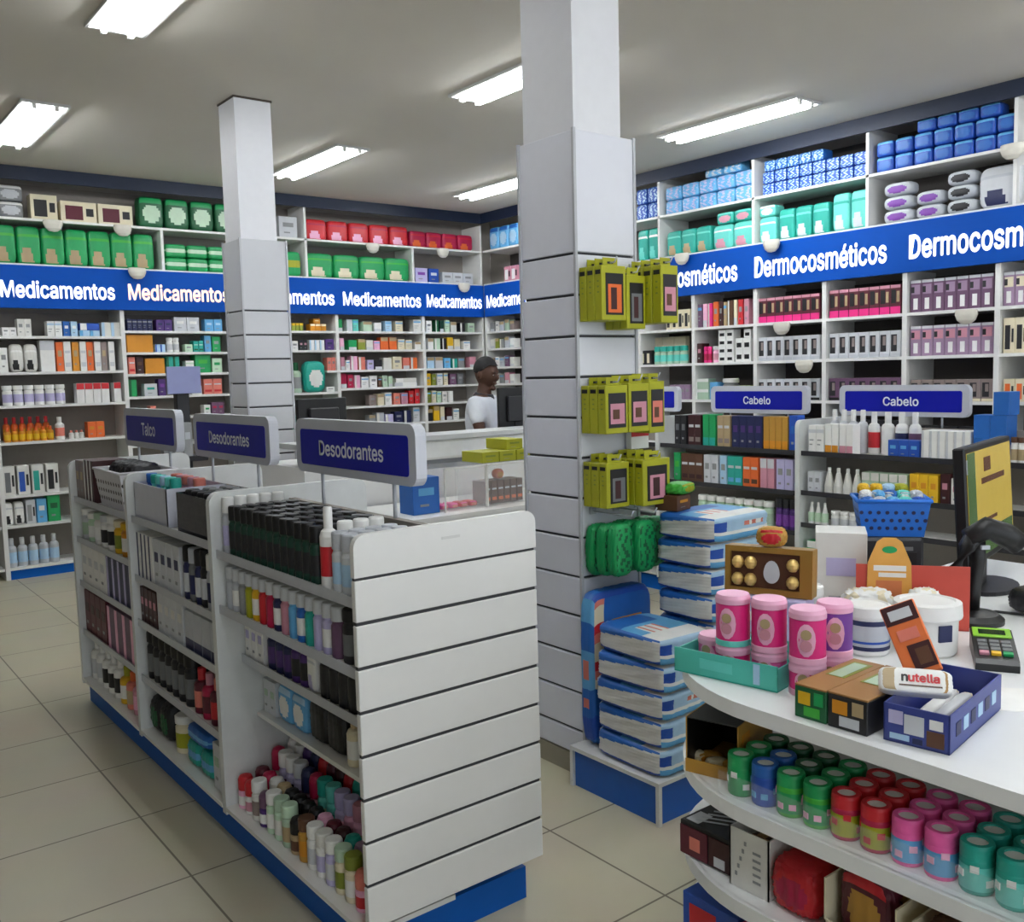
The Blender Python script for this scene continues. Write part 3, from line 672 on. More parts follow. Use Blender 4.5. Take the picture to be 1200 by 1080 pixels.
run(RIGHT, UT + ', right of the tall divider', 2.97, 180, 1023, 1190, 7, P(.11, 'deepblue', 'blue', 'oval', 'skyblue', seed=9, name='wipes_pack', e=.35), 'deep blue pack', 'pack', tiers=2, fill=.96)
run(RIGHT, UT + ', on the deep blue packs', 3.192, 160, 1070, 1170, 4, P(.09, 'deepblue', 'blue', 'oval', 'skyblue', seed=6, name='wipes_pack', e=.35), 'top deep blue pack', 'pack')
run(RIGHT, UB + ' beside the column', 2.6, 275, 744, 769, 2, P(.28, 'teal', 'aqua', 'photo', 'white', seed=2), 'teal diaper pack', 'diaper pack')
run(RIGHT, UB + ', left part', 2.6, 275, 778, 830, 3, P(.22, 'teal', 'tan', 'photo', 'aqua', seed=4), 'teal diaper pack', 'diaper pack', fill=.96)
run(RIGHT, UB + ', left part', 2.6, 270, 832, 880, 2, P(.2, 'aqua', 'rose', 'photo', 'white', seed=5), 'aqua diaper pack with pink front', 'diaper pack')
run(RIGHT, UB + ', left part, on the aqua packs', 2.802, 250, 836, 878, 2, P(.1, 'teal', 'rose', 'oval', 'aqua', seed=6), 'flat teal diaper pack', 'diaper pack')
run(RIGHT, UB + ', middle part', 2.6, 265, 886, 907, 1, P(.2, 'aqua', 'white', 'photo', 'white', seed=7), 'aqua white diaper pack', 'diaper pack')
run(RIGHT, UB + ', middle part, on the leftmost pack', 2.802, 250, 886, 906, 1, P(.09, 'aqua', 'white', 'oval', 'white', seed=7), 'flat aqua white pack', 'diaper pack')
run(RIGHT, UB + ', middle part', 2.6, 262, 909, 969, 3, P(.24, 'teal', 'pale', 'photo', 'aqua', seed=8), 'teal and white diaper pack', 'diaper pack', fill=.96)
run(RIGHT, UB + ', middle part', 2.6, 255, 972, 1015, 2, P(.28, 'aqua', 'pale', 'photo', 'teal', seed=9), 'tall aqua diaper pack', 'diaper pack', fill=.96)
run(RIGHT, UB + ', right of the tall divider', 2.6, 240, 1030, 1066, 1, P(.095, 'silver', 'violet', 'oval', 'pale', seed=3, name='wipes_pack', e=.6), 'grey lilac wipes pack', 'pack', tiers=3)
run(RIGHT, UB + ', second stack', 2.6, 240, 1068, 1102, 1, P(.095, 'silver', 'violet', 'oval', 'pale', seed=4, name='wipes_pack', e=.6), 'grey wipes pack', 'pack', tiers=2)
run(RIGHT, UB + ', third stack', 2.6, 235, 1104, 1140, 1, P(.095, 'silver', 'dark', 'oval', 'pale', seed=5, name='wipes_pack', e=.6), 'grey wipes pack', 'pack', tiers=3)
run(RIGHT, UB + ', beside the third stack', 2.6, 230, 1142, 1196, 1, P(.27, 'pale', 'navy', 'photo', 'silver', seed=6, name='wipes_pack', e=.4), 'big pale pack', 'pack')

def W2(b): return {'A': 'of the cosmetics bay beside the yellow packs', 'B': 'of the bay with white windowed boxes', 'C': 'of the bay left of the burgundy pair', 'D': 'of the bay right of the burgundy pair', 'E': 'of the plum box bay', 'F': 'of the rightmost cosmetics bay'}[b]
Z1, Z2, Z3, Z4 = 1.953, 1.645, 1.325, 1.0
T = 'on first shelf ' + W2('A')
run(RIGHT, T, Z1, 380, 778, 806, 4, C(.17, 'cream', 'face', 'dark', name='hair_colour_box'), 'cream and dark box', 'box')
T = 'on second shelf ' + W2('A')
run(RIGHT, T, Z2, 415, 762, 800, 5, B(.16, 'sage', 'teal', 'aqua', 'aerosol', 'cosmetic_bottle'), 'teal capped bottle', 'bottle')
run(RIGHT, T, Z2, 415, 748, 761, 2, C(.13, 'dark', 'face', 'cream', name='cosmetic_box'), 'dark box', 'box')
run(RIGHT, T + ', back row', Z2, 400, 746, 786, 3, C(.25, 'cream', 'plain', d=.06, name='cosmetic_box'), 'tall cream box', 'box', v=.2)
T = 'on third shelf ' + W2('A')
run(RIGHT, T, Z3, 458, 782, 806, 4, C(.13, 'mauve', 'logo', 'grey', name='cosmetic_box'), 'greyish purple box', 'box')
T = 'on first shelf ' + W2('B')
mixed(RIGHT, W2('B'), [(Z1, 370, 'first', [(815, 820, 'plum', .2), (821, 826, 'palepink', .2), (827, 832, 'hotpink', .2), (833, 839, 'orange', .21), (840, 844, 'maroon', .21), (845, 849, 'tan', .2), (850, 856, 'brown', .21), (857, 861, 'cream', .21), (862, 868, 'red', .21), (869, 875, 'rose', .21)])], name='cosmetic_box', cat='box')
T = 'on second shelf ' + W2('B')
run(RIGHT, T, Z2, 412, 814, 820, 1, C(.17, 'maroon', 'logo', 'rose', name='cosmetic_box'), 'dark maroon box', 'box')
run(RIGHT, T, Z2, 412, 821, 830, 2, B(.14, 'hotpink', 'hotpink', 'crimson', 'pill', 'cosmetic_bottle'), 'hot pink bottle', 'bottle')
run(RIGHT, T, Z2, 412, 831, 838, 1, B(.14, 'palepink', 'white', 'rose', 'pill', 'cosmetic_bottle'), 'pale pink bottle', 'bottle')
run(RIGHT, T, Z2, 405, 839, 857, 2, C(.068, 'white', 'window', d=.1, name='cosmetic_box'), 'white box with dark window', 'box', tiers=4)
run(RIGHT, T, Z2, 410, 859, 877, 2, C(.098, 'white', 'window', d=.1, name='cosmetic_box'), 'larger white box with dark window', 'box', tiers=2)
run(RIGHT, T + ', on the larger boxes', Z2 + .198, 392, 869, 877, 1, C(.07, 'white', 'window', d=.1, name='cosmetic_box'), 'single white box with dark window', 'box')
T = 'on third shelf ' + W2('B')
run(RIGHT, T, Z3, 460, 814, 828, 1, C(.09, 'sage', 'topband', 'white', name='cosmetic_jar_box'), 'sage green box', 'box', tiers=2)
run(RIGHT, T, Z3, 455, 829, 838, 1, C(.15, 'skyblue', 'logo', 'darkgreen', name='cosmetic_box'), 'blue green box', 'box')
run(RIGHT, T, Z3, 455, 840, 856, 1, B(.18, 'grey', 'white', 'midgrey', 'wide', 'cream_jar'), 'grey jar with white lid', 'jar')
run(RIGHT, T, Z3, 455, 862, 877, 3, C(.12, 'olive', 'topband', 'sage', name='cosmetic_box'), 'olive green box', 'box')
for bay, a, c in (('C', 886, 958), ('D', 969, 1053)):
    run(RIGHT, 'on first shelf ' + W2(bay), Z1, 365, a, c, 7, lambda w: carton(w, .1, .21 if bay == 'D' else .2, 'burgundy', 'hairdye', 'hotpink', 'hair_colour_box'), 'burgundy hair colour box with pink foot', 'hair colour box', fill=.98)
    run(RIGHT, 'on second shelf ' + W2(bay), Z2, 408, a, c, 7, C(.19, 'pale', 'hairgrey', 'silver', name='hair_colour_box'), 'pale grey hair colour box', 'hair colour box', fill=.98)
    run(RIGHT, 'on third shelf ' + W2(bay), Z3, 450, a, c, 7, C(.17, 'plum' if bay == 'D' else 'pale', 'hairgrey', 'black', name='hair_colour_box'), ('plum' if bay == 'D' else 'pale') + ' and black hair colour box', 'hair colour box', fill=.98)
    run(RIGHT, 'on fourth shelf ' + W2(bay), Z4, 485, a, c, 5, C(.18, 'dark', 'logo', 'pale', name='hair_colour_box'), 'black hair colour box', 'hair colour box', fill=.9)
run(RIGHT, 'on first shelf ' + W2('E'), Z1, 345, 1064, 1162, 7, C(.225, 'plum', 'hairplum', 'mauve', name='hair_colour_box'), 'plum hair colour box with white block', 'hair colour box', fill=.98)
run(RIGHT, 'on second shelf ' + W2('E'), Z2, 400, 1064, 1162, 7, C(.21, 'mauve', 'hairplum', 'rose', name='hair_colour_box'), 'mauve hair colour box with white block', 'hair colour box', fill=.98)
run(RIGHT, 'on third shelf ' + W2('E'), Z3, 455, 1064, 1162, 7, C(.15, 'taupe', 'hairgrey', 'cream', name='hair_colour_box'), 'taupe hair colour box', 'hair colour box', fill=.96)
run(RIGHT, 'on fourth shelf ' + W2('E'), Z4, 485, 1062, 1162, 5, C(.15, 'dark', 'logo', 'grey', name='hair_colour_box'), 'dark box', 'box', fill=.9)
run(RIGHT, 'on first shelf ' + W2('F'), Z1, 340, 1173, 1260, 6, C(.22, 'mauve', 'hairplum', 'cream', name='hair_colour_box'), 'mauve and cream box', 'hair colour box', fill=.98)
run(RIGHT, 'on second shelf ' + W2('F'), Z2, 400, 1173, 1260, 6, C(.23, 'cream', 'face', 'dark', name='hair_colour_box'), 'cream hair colour box with dark picture', 'hair colour box', fill=.98)
run(RIGHT, 'on third shelf ' + W2('F'), Z3, 455, 1173, 1260, 6, C(.15, 'cream', 'face', 'orange', name='hair_colour_box'), 'cream box with orange picture', 'hair colour box', fill=.96)
bt = 'of the bay half hidden by the tall column'
run(RIGHT, 'on second shelf ' + bt, Z2, 410, 700, 742, 4, C(.16, 'tan', 'face', 'brown', name='cosmetic_box'), 'tan box', 'box')

# ------------------------------------------------------------------ gondolas
def aisle_sign(x, y0, y1, zb, zt, word, label, width=None, foot=1.181):
    """Rounded blue sign on two short posts over a gondola, its face towards -X."""
    t = empty('aisle_sign', (x, (y0 + y1) / 2, zb - .06), -PI / 2)
    w = y1 - y0; h = zt - zb
    b = MB().prism(rrect(w, h, .035), -.018, .018, FRAME_GREY, M=Matrix.Translation((0, 0, .06)) @ UPRIGHT, smooth=False)
    obj('frame', b, t)
    f = MB()
    for s in (1, -1):
        f.prism(rrect(w * .9, h * .66, .012), .0165, .0195, NAVY_FACE, M=Matrix.Rotation(0 if s > 0 else PI, 4, 'Z') @ Matrix.Translation((0, 0, .06 + h * .15)) @ UPRIGHT)
    obj('sign_face', f, t)
    me = text_mesh(word, m('sign letters', .5, hexc='#eef1fb'), width=width or w * .42, bold=.016)
    obj('lettering', me, t, (0, -.0205, .06 + h * .48))
    for s in (-.3, .3): obj('post', MB().tube([(s * w, 0, foot - zb + .06), (s * w, 0, .065)], .006, 'silver'), t)
    return tag(t, label, 'sign', 'navy aisle signs')

def gondola(x0, x1, ys, shelf_sets, label, endpanel=True, height=1.2, side_right=True, rail=None):
    """Two sided shop gondola along Y; ys are the upright positions from near to far."""
    xm = (x0 + x1) / 2
    t = empty('display_gondola', (xm, ys[0], 0))
    L = ys[-1] - ys[0]; hw = (x1 - x0) / 2
    obj('plinth', bx(-hw + .03, hw - .03, .05, L, 0, .1, BASE_BLUE), t)
    obj('spine_panel', bx(-.012, .012, .02, L, .145, height - .02, BACK_GREY), t)
    for k, y in enumerate(ys[1:] if endpanel else ys):
        M = Matrix.Translation((0, y - ys[0], .1)) @ UPRIGHT
        obj('upright', MB().prism(rrect(2 * hw, height - .075, .04, corners=(0, 0, 1, 1)), -.016, .016, m('gondola upright', .45, hexc='#d2d5d4'), M=M), t)
    for k in range(len(ys) - 1):
        a, b = ys[k] - ys[0] + .018, ys[k + 1] - ys[0] - .018
        for z, dep in shelf_sets[k]:
            obj('shelf', bx(-.012 - dep, -.012, a, b, z - .015, z, WHITE_LAM), t)
            if rail is not None and z > .3 and dep > .18: obj('price_rail', bx(-.016 - dep, -.012 - dep, a, b, z - .018, z + .012, rail), t)
        for z in ((.165, .5, .8, 1.02) if side_right else ()):
            obj('shelf', bx(.012, hw - .012, a, b, z - .015, z, WHITE_LAM), t)
    if endpanel:
        b = MB(); gz = [1.086 - .1173 * k for k in range(8)]
        b.box(-hw + .003, hw - .003, .006, .018, .15, height - .03, GROOVE)
        zs = [.14] + gz[::-1]
        for a, c in zip(zs[:-1], zs[1:]): b.box(-hw, hw, 0, .02, a + .005, c - .005, m('white slat panel', .4, var=.02, hexc='#dededb'), .002)
        b.prism(rrect(2 * hw, height - gz[0] - .0035, .035, corners=(0, 0, 1, 1)), -.02, 0, m('white slat panel', .4, var=.02, hexc='#dededb'), M=Matrix.Translation((0, 0, gz[0] + .0035)) @ UPRIGHT)
        b.box(-.03, .03, -.001, .001, 1.155, 1.163, m('panel sticker', .6, hexc='#cfcfcc'))
        obj('end_panel', b, t, label='white slatted panel closing the near end')
    return tag(t, label, 'gondola')
GY = [2.1, 3.11, 4.06, 5.0]
GS = [[(.13, .29), (.44, .16), (.645, .2), (.83, .27), (1.02, .27)], [(.13, .29), (.36, .27), (.6, .27), (.79, .27), (1.04, .27)], [(.13, .29), (.37, .27), (.62, .27), (.84, .27), (1.04, .27)]]
gondola(1.13, 1.73, GY, GS, 'long white deodorant gondola with slatted end panel on a blue base', rail=m('pale rail', .3, hexc='#b4b8c0'))
aisle_sign(1.43, 2.235, 3.0, 1.285, 1.465, 'Desodorantes', 'navy aisle sign reading Desodorantes, nearest to the slatted end panel', .41)
aisle_sign(1.43, 3.22, 4.0, 1.285, 1.465, 'Desodorantes', 'navy aisle sign reading Desodorantes, middle of the three on the gondola', .41)
aisle_sign(1.43, 4.22, 5.0, 1.285, 1.475, 'Talco', 'navy aisle sign reading Talco, at the far end of the gondola', .2)
G2Y = [.9, 2.0, 3.45, 4.62, 5.8]
gondola(4.95, 5.55, G2Y, [[(.13, .29), (.38, .27), (.62, .27), (.82, .27), (1.065, .27)], [(.13, .29), (.38, .27), (.62, .27), (.82, .27), (1.065, .27)], [(.13, .29), (.38, .27), (.56, .27), (.812, .27), (1.065, .27)], [(.13, .29), (.38, .27), (.56, .27), (.812, .27), (1.065, .27)]],
        'white hair product gondola facing the deodorant gondola', endpanel=False, height=1.24, rail=m('dark rail', .4, hexc='#2c2c30'))
aisle_sign(5.25, 3.57, 4.36, 1.285, 1.47, 'Cabelo', 'navy aisle sign reading Cabelo above hair dye boxes, left of the two', .22, 1.221)
aisle_sign(5.25, 2.53, 3.34, 1.285, 1.47, 'Cabelo', 'navy aisle sign reading Cabelo above white bottles, right of the two', .22, 1.221)
aisle_sign(5.25, 4.665, 5.45, 1.285, 1.47, 'Cabelo', 'navy aisle sign almost hidden behind the yellow packs', .22, 1.221)

# goods on the hair gondola
H1 = 'on top shelf of the hair gondola, far bay'
hb = lambda h, c, art='logo', a='grey': C(h, c, art, a, .08, 'hair_dye_box')
run(G2, H1, 1.065, 510, 787, 801, 2, hb(.21, 'dark', 'logo', 'midgrey'), 'black hair dye box', 'hair dye box')
run(G2, H1, 1.065, 510, 803, 818, 2, hb(.215, 'maroon', 'stripe2', 'taupe'), 'dark maroon hair dye box', 'hair dye box')
run(G2, H1, 1.065, 510, 820, 835, 2, hb(.22, 'green', 'band', 'teal'), 'green hair dye box', 'hair dye box')
run(G2, H1, 1.065, 510, 837, 852, 2, hb(.215, 'tan', 'stripe2', 'taupe'), 'tan hair dye box', 'hair dye box')
run(G2, H1, 1.065, 510, 854, 890, 4, hb(.215, 'navy', 'logo', 'purple'), 'navy hair dye box', 'hair dye box', fill=.98)
run(G2, H1, 1.065, 510, 891, 920, 4, hb(.215, 'gold', 'band', 'amber'), 'gold hair dye box', 'hair dye box', fill=.98)
run(G2, H1, 1.065, 510, 921, 931, 1, hb(.225, 'deepblue', 'logo', 'blue'), 'deep blue hair dye box', 'hair dye box')
H2 = 'on second shelf of the hair gondola, far bay'
run(G2, H2, .812, 545, 786, 794, 1, hb(.2, 'green', 'logo', 'leaf'), 'green hair dye box', 'hair dye box')
run(G2, H2, .812, 545, 795, 820, 3, hb(.2, 'brown', 'stripe2', 'maroon'), 'dark brown hair dye box', 'hair dye box', fill=.97)
run(G2, H2, .812, 545, 821, 838, 2, hb(.2, 'pale', 'logo', 'grey'), 'pale hair dye box', 'hair dye box')
run(G2, H2, .812, 548, 840, 848, 1, hb(.2, 'paleblue', 'logo', 'grey'), 'pale blue hair dye box', 'hair dye box')
run(G2, H2, .812, 550, 849, 866, 2, hb(.2, 'teal', 'stripe2', 'skyblue'), 'teal hair dye box', 'hair dye box', fill=.98)
run(G2, H2, .812, 550, 867, 885, 2, hb(.2, 'orange', 'stripe2', 'brown'), 'burnt orange hair dye box', 'hair dye box', fill=.98)
run(G2, H2, .812, 552, 887, 904, 2, hb(.2, 'rose', 'topband', 'pale'), 'dusty rose hair dye box', 'hair dye box')
run(G2, H2, .812, 553, 906, 926, 2, hb(.2, 'lilac', 'logo', 'grey'), 'lilac hair dye box', 'hair dye box')
H3 = 'on third shelf of the hair gondola, far bay'
run(G2, H3, .56, 580, 812, 900, 8, B(.17, 'palegreen', 'white', 'sage', 'wide', 'hair_cream_jar'), 'pale green hair cream jar', 'jar')
run(G2, H3, .56, 595, 904, 928, 3, B(.2, 'purple', 'dark', 'violet', 'aerosol', 'hair_bottle'), 'purple bottle', 'bottle')
N1 = 'on top shelf of the hair gondola, near bay'
run(G2, N1, 1.065, 520, 944, 962, 2, hb(.17, 'white', 'med', 'pale'), 'white hair care box with grey lines', 'box')
run(G2, N1, 1.065, 520, 963, 979, 2, hb(.18, 'white', 'band', 'amber'), 'white hair care box with amber foot', 'box')
run(G2, N1, 1.065, 520, 980, 996, 2, hb(.18, 'white', 'band', 'rose'), 'white hair care box with rose foot', 'box')
for i, (a, c, l, nm) in enumerate(((997, 1011, 'red', 'red'), (1012, 1028, 'pale', 'pale'), (1029, 1044, 'navy', 'navy'), (1045, 1060, 'plum', 'plum'))):
    run(G2, N1, 1.065, 510, a, c, 1, B(.25, 'white', 'white', None if i == 1 else l, 'round', 'shampoo_bottle', sy=.7), f'white shampoo bottle with {nm} label', 'bottle', 'white shampoo bottles', v=.15)
run(G2, N1 + ', back row', 1.065, 510, 952, 996, 4, B(.26, 'pale', 'white', None, 'round', 'shampoo_bottle'), 'pale shampoo bottle', 'bottle', v=.16)
run(G2, N1, 1.065, 527, 1037, 1074, 3, hb(.1, 'deepblue', 'logo', 'skyblue'), 'low blue hair care box', 'box')
run(G2, N1, 1.065, 525, 1076, 1134, 6, C(.16, 'white', 'side', 'pale', .12, 'hair_dye_box'), 'plain white box', 'box', fill=.98)
BLUEBOX = C(.12, 'blue', 'plain', 'blue', .12, 'blue_carton')
run(G2, N1, 1.065, 527, 1137, 1176, 2, lambda w: carton(w, .12, .125, 'blue', 'plain', 'blue', 'blue_carton'), 'plain mid blue carton', 'carton', tiers=2, fill=.98)
run(G2, N1 + ', on the blue cartons', 1.065 + .2515, 480, 1160, 1180, 1, lambda w: carton(w, .12, .12, 'blue', 'plain', 'blue', 'blue_carton'), 'topmost mid blue carton', 'carton')
run(G2, N1 + ', right of the blue cartons', 1.065, 520, 1180, 1206, 3, B(.14, 'white', 'brown', 'tan', 'wide', 'hair_cream_jar'), 'white jar with brown lid', 'jar')
N2 = 'on second shelf of the hair gondola, near bay'
run(G2, N2, .82, 565, 943, 958, 2, C(.13, 'pale', 'logo', 'grey', .08, 'hair_dye_box'), 'pale grey box', 'box')
run(G2, N2, .82, 565, 960, 1004, 4, B(.16, 'offwhite', 'white', None, 'cone', 'cream_bottle'), 'off-white cone shaped bottle', 'bottle')
run(G2, N2, .82, 565, 1006, 1060, 5, hb(.15, 'sage', 'topband', 'offwhite'), 'sage box', 'box')
run(G2, N2, .82, 570, 1062, 1096, 3, hb(.16, 'yellow', 'logo', 'amber'), 'yellow box', 'box')
run(G2, N2, .82, 570, 1098, 1110, 1, hb(.17, 'maroon', 'logo', 'rose'), 'maroon box', 'box')
run(G2, N2, .82, 570, 1111, 1122, 1, hb(.15, 'offwhite', 'logo', 'rose'), 'off-white box', 'box')
N3 = 'on third shelf of the hair gondola, near bay'
run(G2, N3, .62, 605, 942, 965, 3, B(.14, 'white', 'white', 'palegreen', 'cone', 'cream_bottle'), 'white cone shaped bottle', 'bottle')
run(G2, N3, .62, 605, 968, 1000, 3, B(.1, 'white', 'white', 'pale', 'wide', 'cream_jar'), 'white low jar', 'jar')
run(G2, 'on fourth shelf of the hair gondola, near bay', .38, 640, 942, 1000, 5, hb(.14, 'green', 'topband', 'white'), 'green box', 'box')

# ------------------------------------------------------------------ goods on the deodorant gondola
RN_ = ['front row', 'second row', 'third row', 'fourth row', 'fifth row', 'sixth row']
def assorted(where, z, y0, y1, rows, v0=.03, gap=.002, cat='bottle'):
    """rows: lists of (body, cap, label, form, radius, height, noun), each list spread over y0 (left) to y1 (right)."""
    v = v0
    for r, seq in enumerate(rows):
        tot = sum(2 * s[4] for s in seq); free = max(0, (y0 - y1 - tot) / len(seq)); u = -y0; dmax = 0
        cnt = {}; allc = {}
        for s in seq: allc[(s[0], s[1], s[6])] = allc.get((s[0], s[1], s[6]), 0) + 1
        for s in seq:
            body, cap, lab, form, rad, h, noun = s
            u += free / 2 + rad
            k = (body, cap, noun); i = cnt.get(k, 0); cnt[k] = i + 1
            nm = f'{NICE.get(body, body)} {noun.replace("_", " ")} with {NICE.get(cap, cap)} cap'
            sp = bottle(rad * .97, h, body, cap, lab, form, noun, 12)
            place(G1, sp, u, v + rad, z + .0005, sentence(nm, nth(i, allc[k]), RN_[r] if len(rows) > 1 else '', where), cat, f'{noun.replace("_", " ")}s {where}')
            u += free / 2 + rad; dmax = max(dmax, 2 * rad)
        v += dmax + gap
nb = 'near bay of deodorant gondola'
WT = 'top shelf ' + nb
assorted('left end of ' + WT, 1.02, 3.085, 3.035, [[('silver', 'white', 'lilac', 'aerosol', .0215, .19, 'deodorant')]] * 5)
assorted(WT, 1.02, 3.03, 2.385, [[('bottlegreen', 'black', 'dark', 'aerosol', .0225, .165 + .004 * (i % 2), 'deodorant') for i in range(13)] for r in range(5)])
assorted('beside white caps ' + WT, 1.02, 2.375, 2.31, [[('white', 'white', 'red', 'round', .026, .225, 'spray_bottle')]] + [[('paleblue', 'white', 'skyblue', 'aerosol', .024, .18, 'deodorant')]] * 3)
assorted('near end panel top shelf near bay', 1.02, 2.30, 2.14, [[('pale', 'silver', 'skyblue' if r % 2 else 'paleblue', 'aerosol', .025, .165, 'deodorant')] * 3 for r in range(4)])
seq = ['silver', 'silver', 'grey', 'lime', 'yellow', 'red', 'crimson', 'navy', 'rose', 'skyblue', 'blue', 'teal', 'lilac', 'lilac', 'plum']
assorted('second shelf ' + nb, .83, 3.085, 2.27, [[(c, 'pale', 'white' if i % 3 == 1 else None, 'aerosol', .026, .145, 'aerosol') for i, c in enumerate(seq)], [(c, 'pale', None, 'aerosol', .026, .145, 'aerosol') for c in seq], [(c, 'silver', None, 'aerosol', .026, .14, 'aerosol') for c in seq[::-1]]])
assorted('right end of second shelf ' + nb, .83, 2.26, 2.14, [[('dark', 'black', 'midgrey', 'pill', .028, .15, 'aerosol')] * 2] * 3)
run(G1, 'on third shelf ' + nb, .645, 780, 0, 0, 3, C(.14, 'white', 'logo', 'lilac', .06, 'deodorant_box'), 'white lilac box', 'box', us=(-3.085, -2.93), v=.095)
assorted('third shelf ' + nb, .645, 2.92, 2.62, [[('navy', 'black', 'purple', 'aerosol', .026, .155, 'deodorant')] * 3 + [('purple', 'black', 'dark', 'aerosol', .026, .155, 'deodorant')] * 2, [('dark', 'black', 'navy', 'aerosol', .026, .156, 'deodorant')] * 5, [('dark', 'black', None, 'aerosol', .026, .156, 'deodorant')] * 5], v0=.095)
run(G1, 'on third shelf ' + nb, .645, 780, 0, 0, 1, P(.13, 'white', 'lilac', 'photo', 'pale', .05, 'refill_pouch', .02, .4, 3), 'white refill pouch', 'pouch', us=(-2.61, -2.55), v=.095)
assorted('right half of third shelf near bay', .645, 2.54, 2.14, [[('dark', 'black', 'dark', 'aerosol', .026, .16, 'deodorant')] * 7, [('black', 'black', 'dark', 'aerosol', .026, .158, 'deodorant')] * 7, [('black', 'dark', None, 'aerosol', .026, .158, 'deodorant')] * 7], v0=.095)
run(G1, 'on fourth shelf ' + nb, .44, 860, 0, 0, 2, C(.12, 'pale', 'logo', 'sage', .08, 'deodorant_box'), 'pale box', 'box', us=(-3.08, -2.98), v=.15)
run(G1, 'on fourth shelf ' + nb, .44, 860, 0, 0, 2, P(.13, 'skyblue', 'white', 'oval', 'paleblue', .08, 'wipes_pack', .02, .4, 3), 'sky blue wipes pack', 'pack', us=(-2.97, -2.75), v=.15)
run(G1, 'on fourth shelf ' + nb, .44, 870, 0, 0, 2, P(.14, 'black', 'dark', 'oval', 'dark', .1, 'pouch', .03, .5, 5), 'black pouch', 'pouch', us=(-2.74, -2.50), v=.15)
assorted('fourth shelf ' + nb, .44, 2.48, 2.42, [[('cream', 'tan', 'white', 'round', .027, .155, 'lotion_bottle')]], v0=.142)
assorted('right end of fourth shelf near bay', .44, 2.40, 2.14, [[('white', 'white', 'pale', 'spray', .026, .152, 'spray_bottle')] * 4, [('teal', 'aqua', 'green', 'round', .03, .152, 'lotion_bottle')] * 4], v0=.142)
deck = [
 [('palepink', 'red', 'white', 'rollon'), ('white', 'red', 'rose', 'rollon'), ('offwhite', 'white', 'taupe', 'aerosol'), ('purple', 'plum', 'white', 'rollon'), ('palegreen', 'white', 'white', 'aerosol'), ('palegreen', 'sage', 'offwhite', 'aerosol'), ('sage', 'palegreen', 'tan', 'aerosol'), ('tan', 'black', 'brown', 'rollon'),
  ('gold', 'brown', 'amber', 'aerosol'), ('white', 'white', 'pale', 'aerosol'), ('white', 'offwhite', 'lilac', 'aerosol'), ('lilac', 'white', 'pale', 'aerosol'), ('cream', 'sage', 'olive', 'aerosol'), ('cream', 'olive', 'white', 'aerosol'), ('palepink', 'salmon', 'red', 'rollon'), ('salmon', 'rose', 'red', 'rollon')],
 [('rose', 'burgundy', 'white', 'rollon'), ('burgundy', 'crimson', 'white', 'rollon'), ('plum', 'white', 'purple', 'rollon'), ('cream', 'tan', 'brown', 'rollon'), ('dark', 'black', 'grey', 'rollon'), ('dark', 'black', 'tan', 'rollon'), ('brown', 'black', 'gold', 'rollon'), ('dark', 'black', 'grey', 'rollon'),
  ('white', 'palepink', 'rose', 'rollon'), ('crimson', 'burgundy', 'rose', 'rollon'), ('burgundy', 'maroon', 'rose', 'rollon'), ('skyblue', 'teal', 'white', 'rollon'), ('lilac', 'mauve', 'white', 'rollon'), ('mauve', 'plum', 'white', 'rollon'), ('rose', 'palepink', 'white', 'rollon'), ('plum', 'dark', 'white', 'rollon')],
 [('white', 'crimson', 'rose', 'rollon'), ('lilac', 'white', 'plum', 'aerosol'), ('lilac', 'white', 'dark', 'aerosol'), ('lilac', 'pale', 'plum', 'aerosol'), ('plum', 'navy', 'white', 'rollon'), ('rose', 'crimson', 'white', 'rollon'), ('aqua', 'teal', 'palegreen', 'aerosol'), ('aqua', 'aqua', 'teal', 'aerosol'),
  ('lilac', 'lilac', 'palepink', 'aerosol'), ('palepink', 'lilac', 'rose', 'aerosol'), ('palepink', 'rose', 'tan', 'aerosol'), ('paleblue', 'lilac', 'skyblue', 'aerosol'), ('paleblue', 'paleblue', 'white', 'aerosol'), ('white', 'paleblue', 'skyblue', 'aerosol'), ('white', 'silver', 'black', 'aerosol'), ('pale', 'white', 'black', 'aerosol')],
 [('lilac', 'white', 'plum', 'rollon'), ('white', 'white', 'plum', 'aerosol'), ('lilac', 'purple', 'white', 'rollon'), ('purple', 'navy', 'white', 'rollon'), ('crimson', 'red', 'white', 'rollon'), ('maroon', 'burgundy', 'rose', 'rollon'), ('burgundy', 'maroon', 'rose', 'rollon'), ('crimson', 'red', 'rose', 'rollon'),
  ('aqua', 'teal', 'white', 'rollon'), ('lilac', 'plum', 'white', 'rollon'), ('mauve', 'violet', 'white', 'rollon'), ('midgrey', 'dark', 'white', 'rollon'), ('skyblue', 'blue', 'white', 'rollon'), ('silver', 'grey', 'white', 'rollon'), ('dark', 'midgrey', 'white', 'rollon'), ('midgrey', 'black', 'white', 'rollon')]]
hh = [(.115, .135), (.125, .13), (.18, .18), (.2, .19)]
assorted('bottom deck ' + nb, .13, 3.08, 2.135, [[(b_, c, l, f, .0275, hh[r][0] if f == 'rollon' else hh[r][1], 'roll_on' if f == 'rollon' else 'aerosol') for b_, c, l, f in row_] for r, row_ in enumerate(deck)], gap=.008)

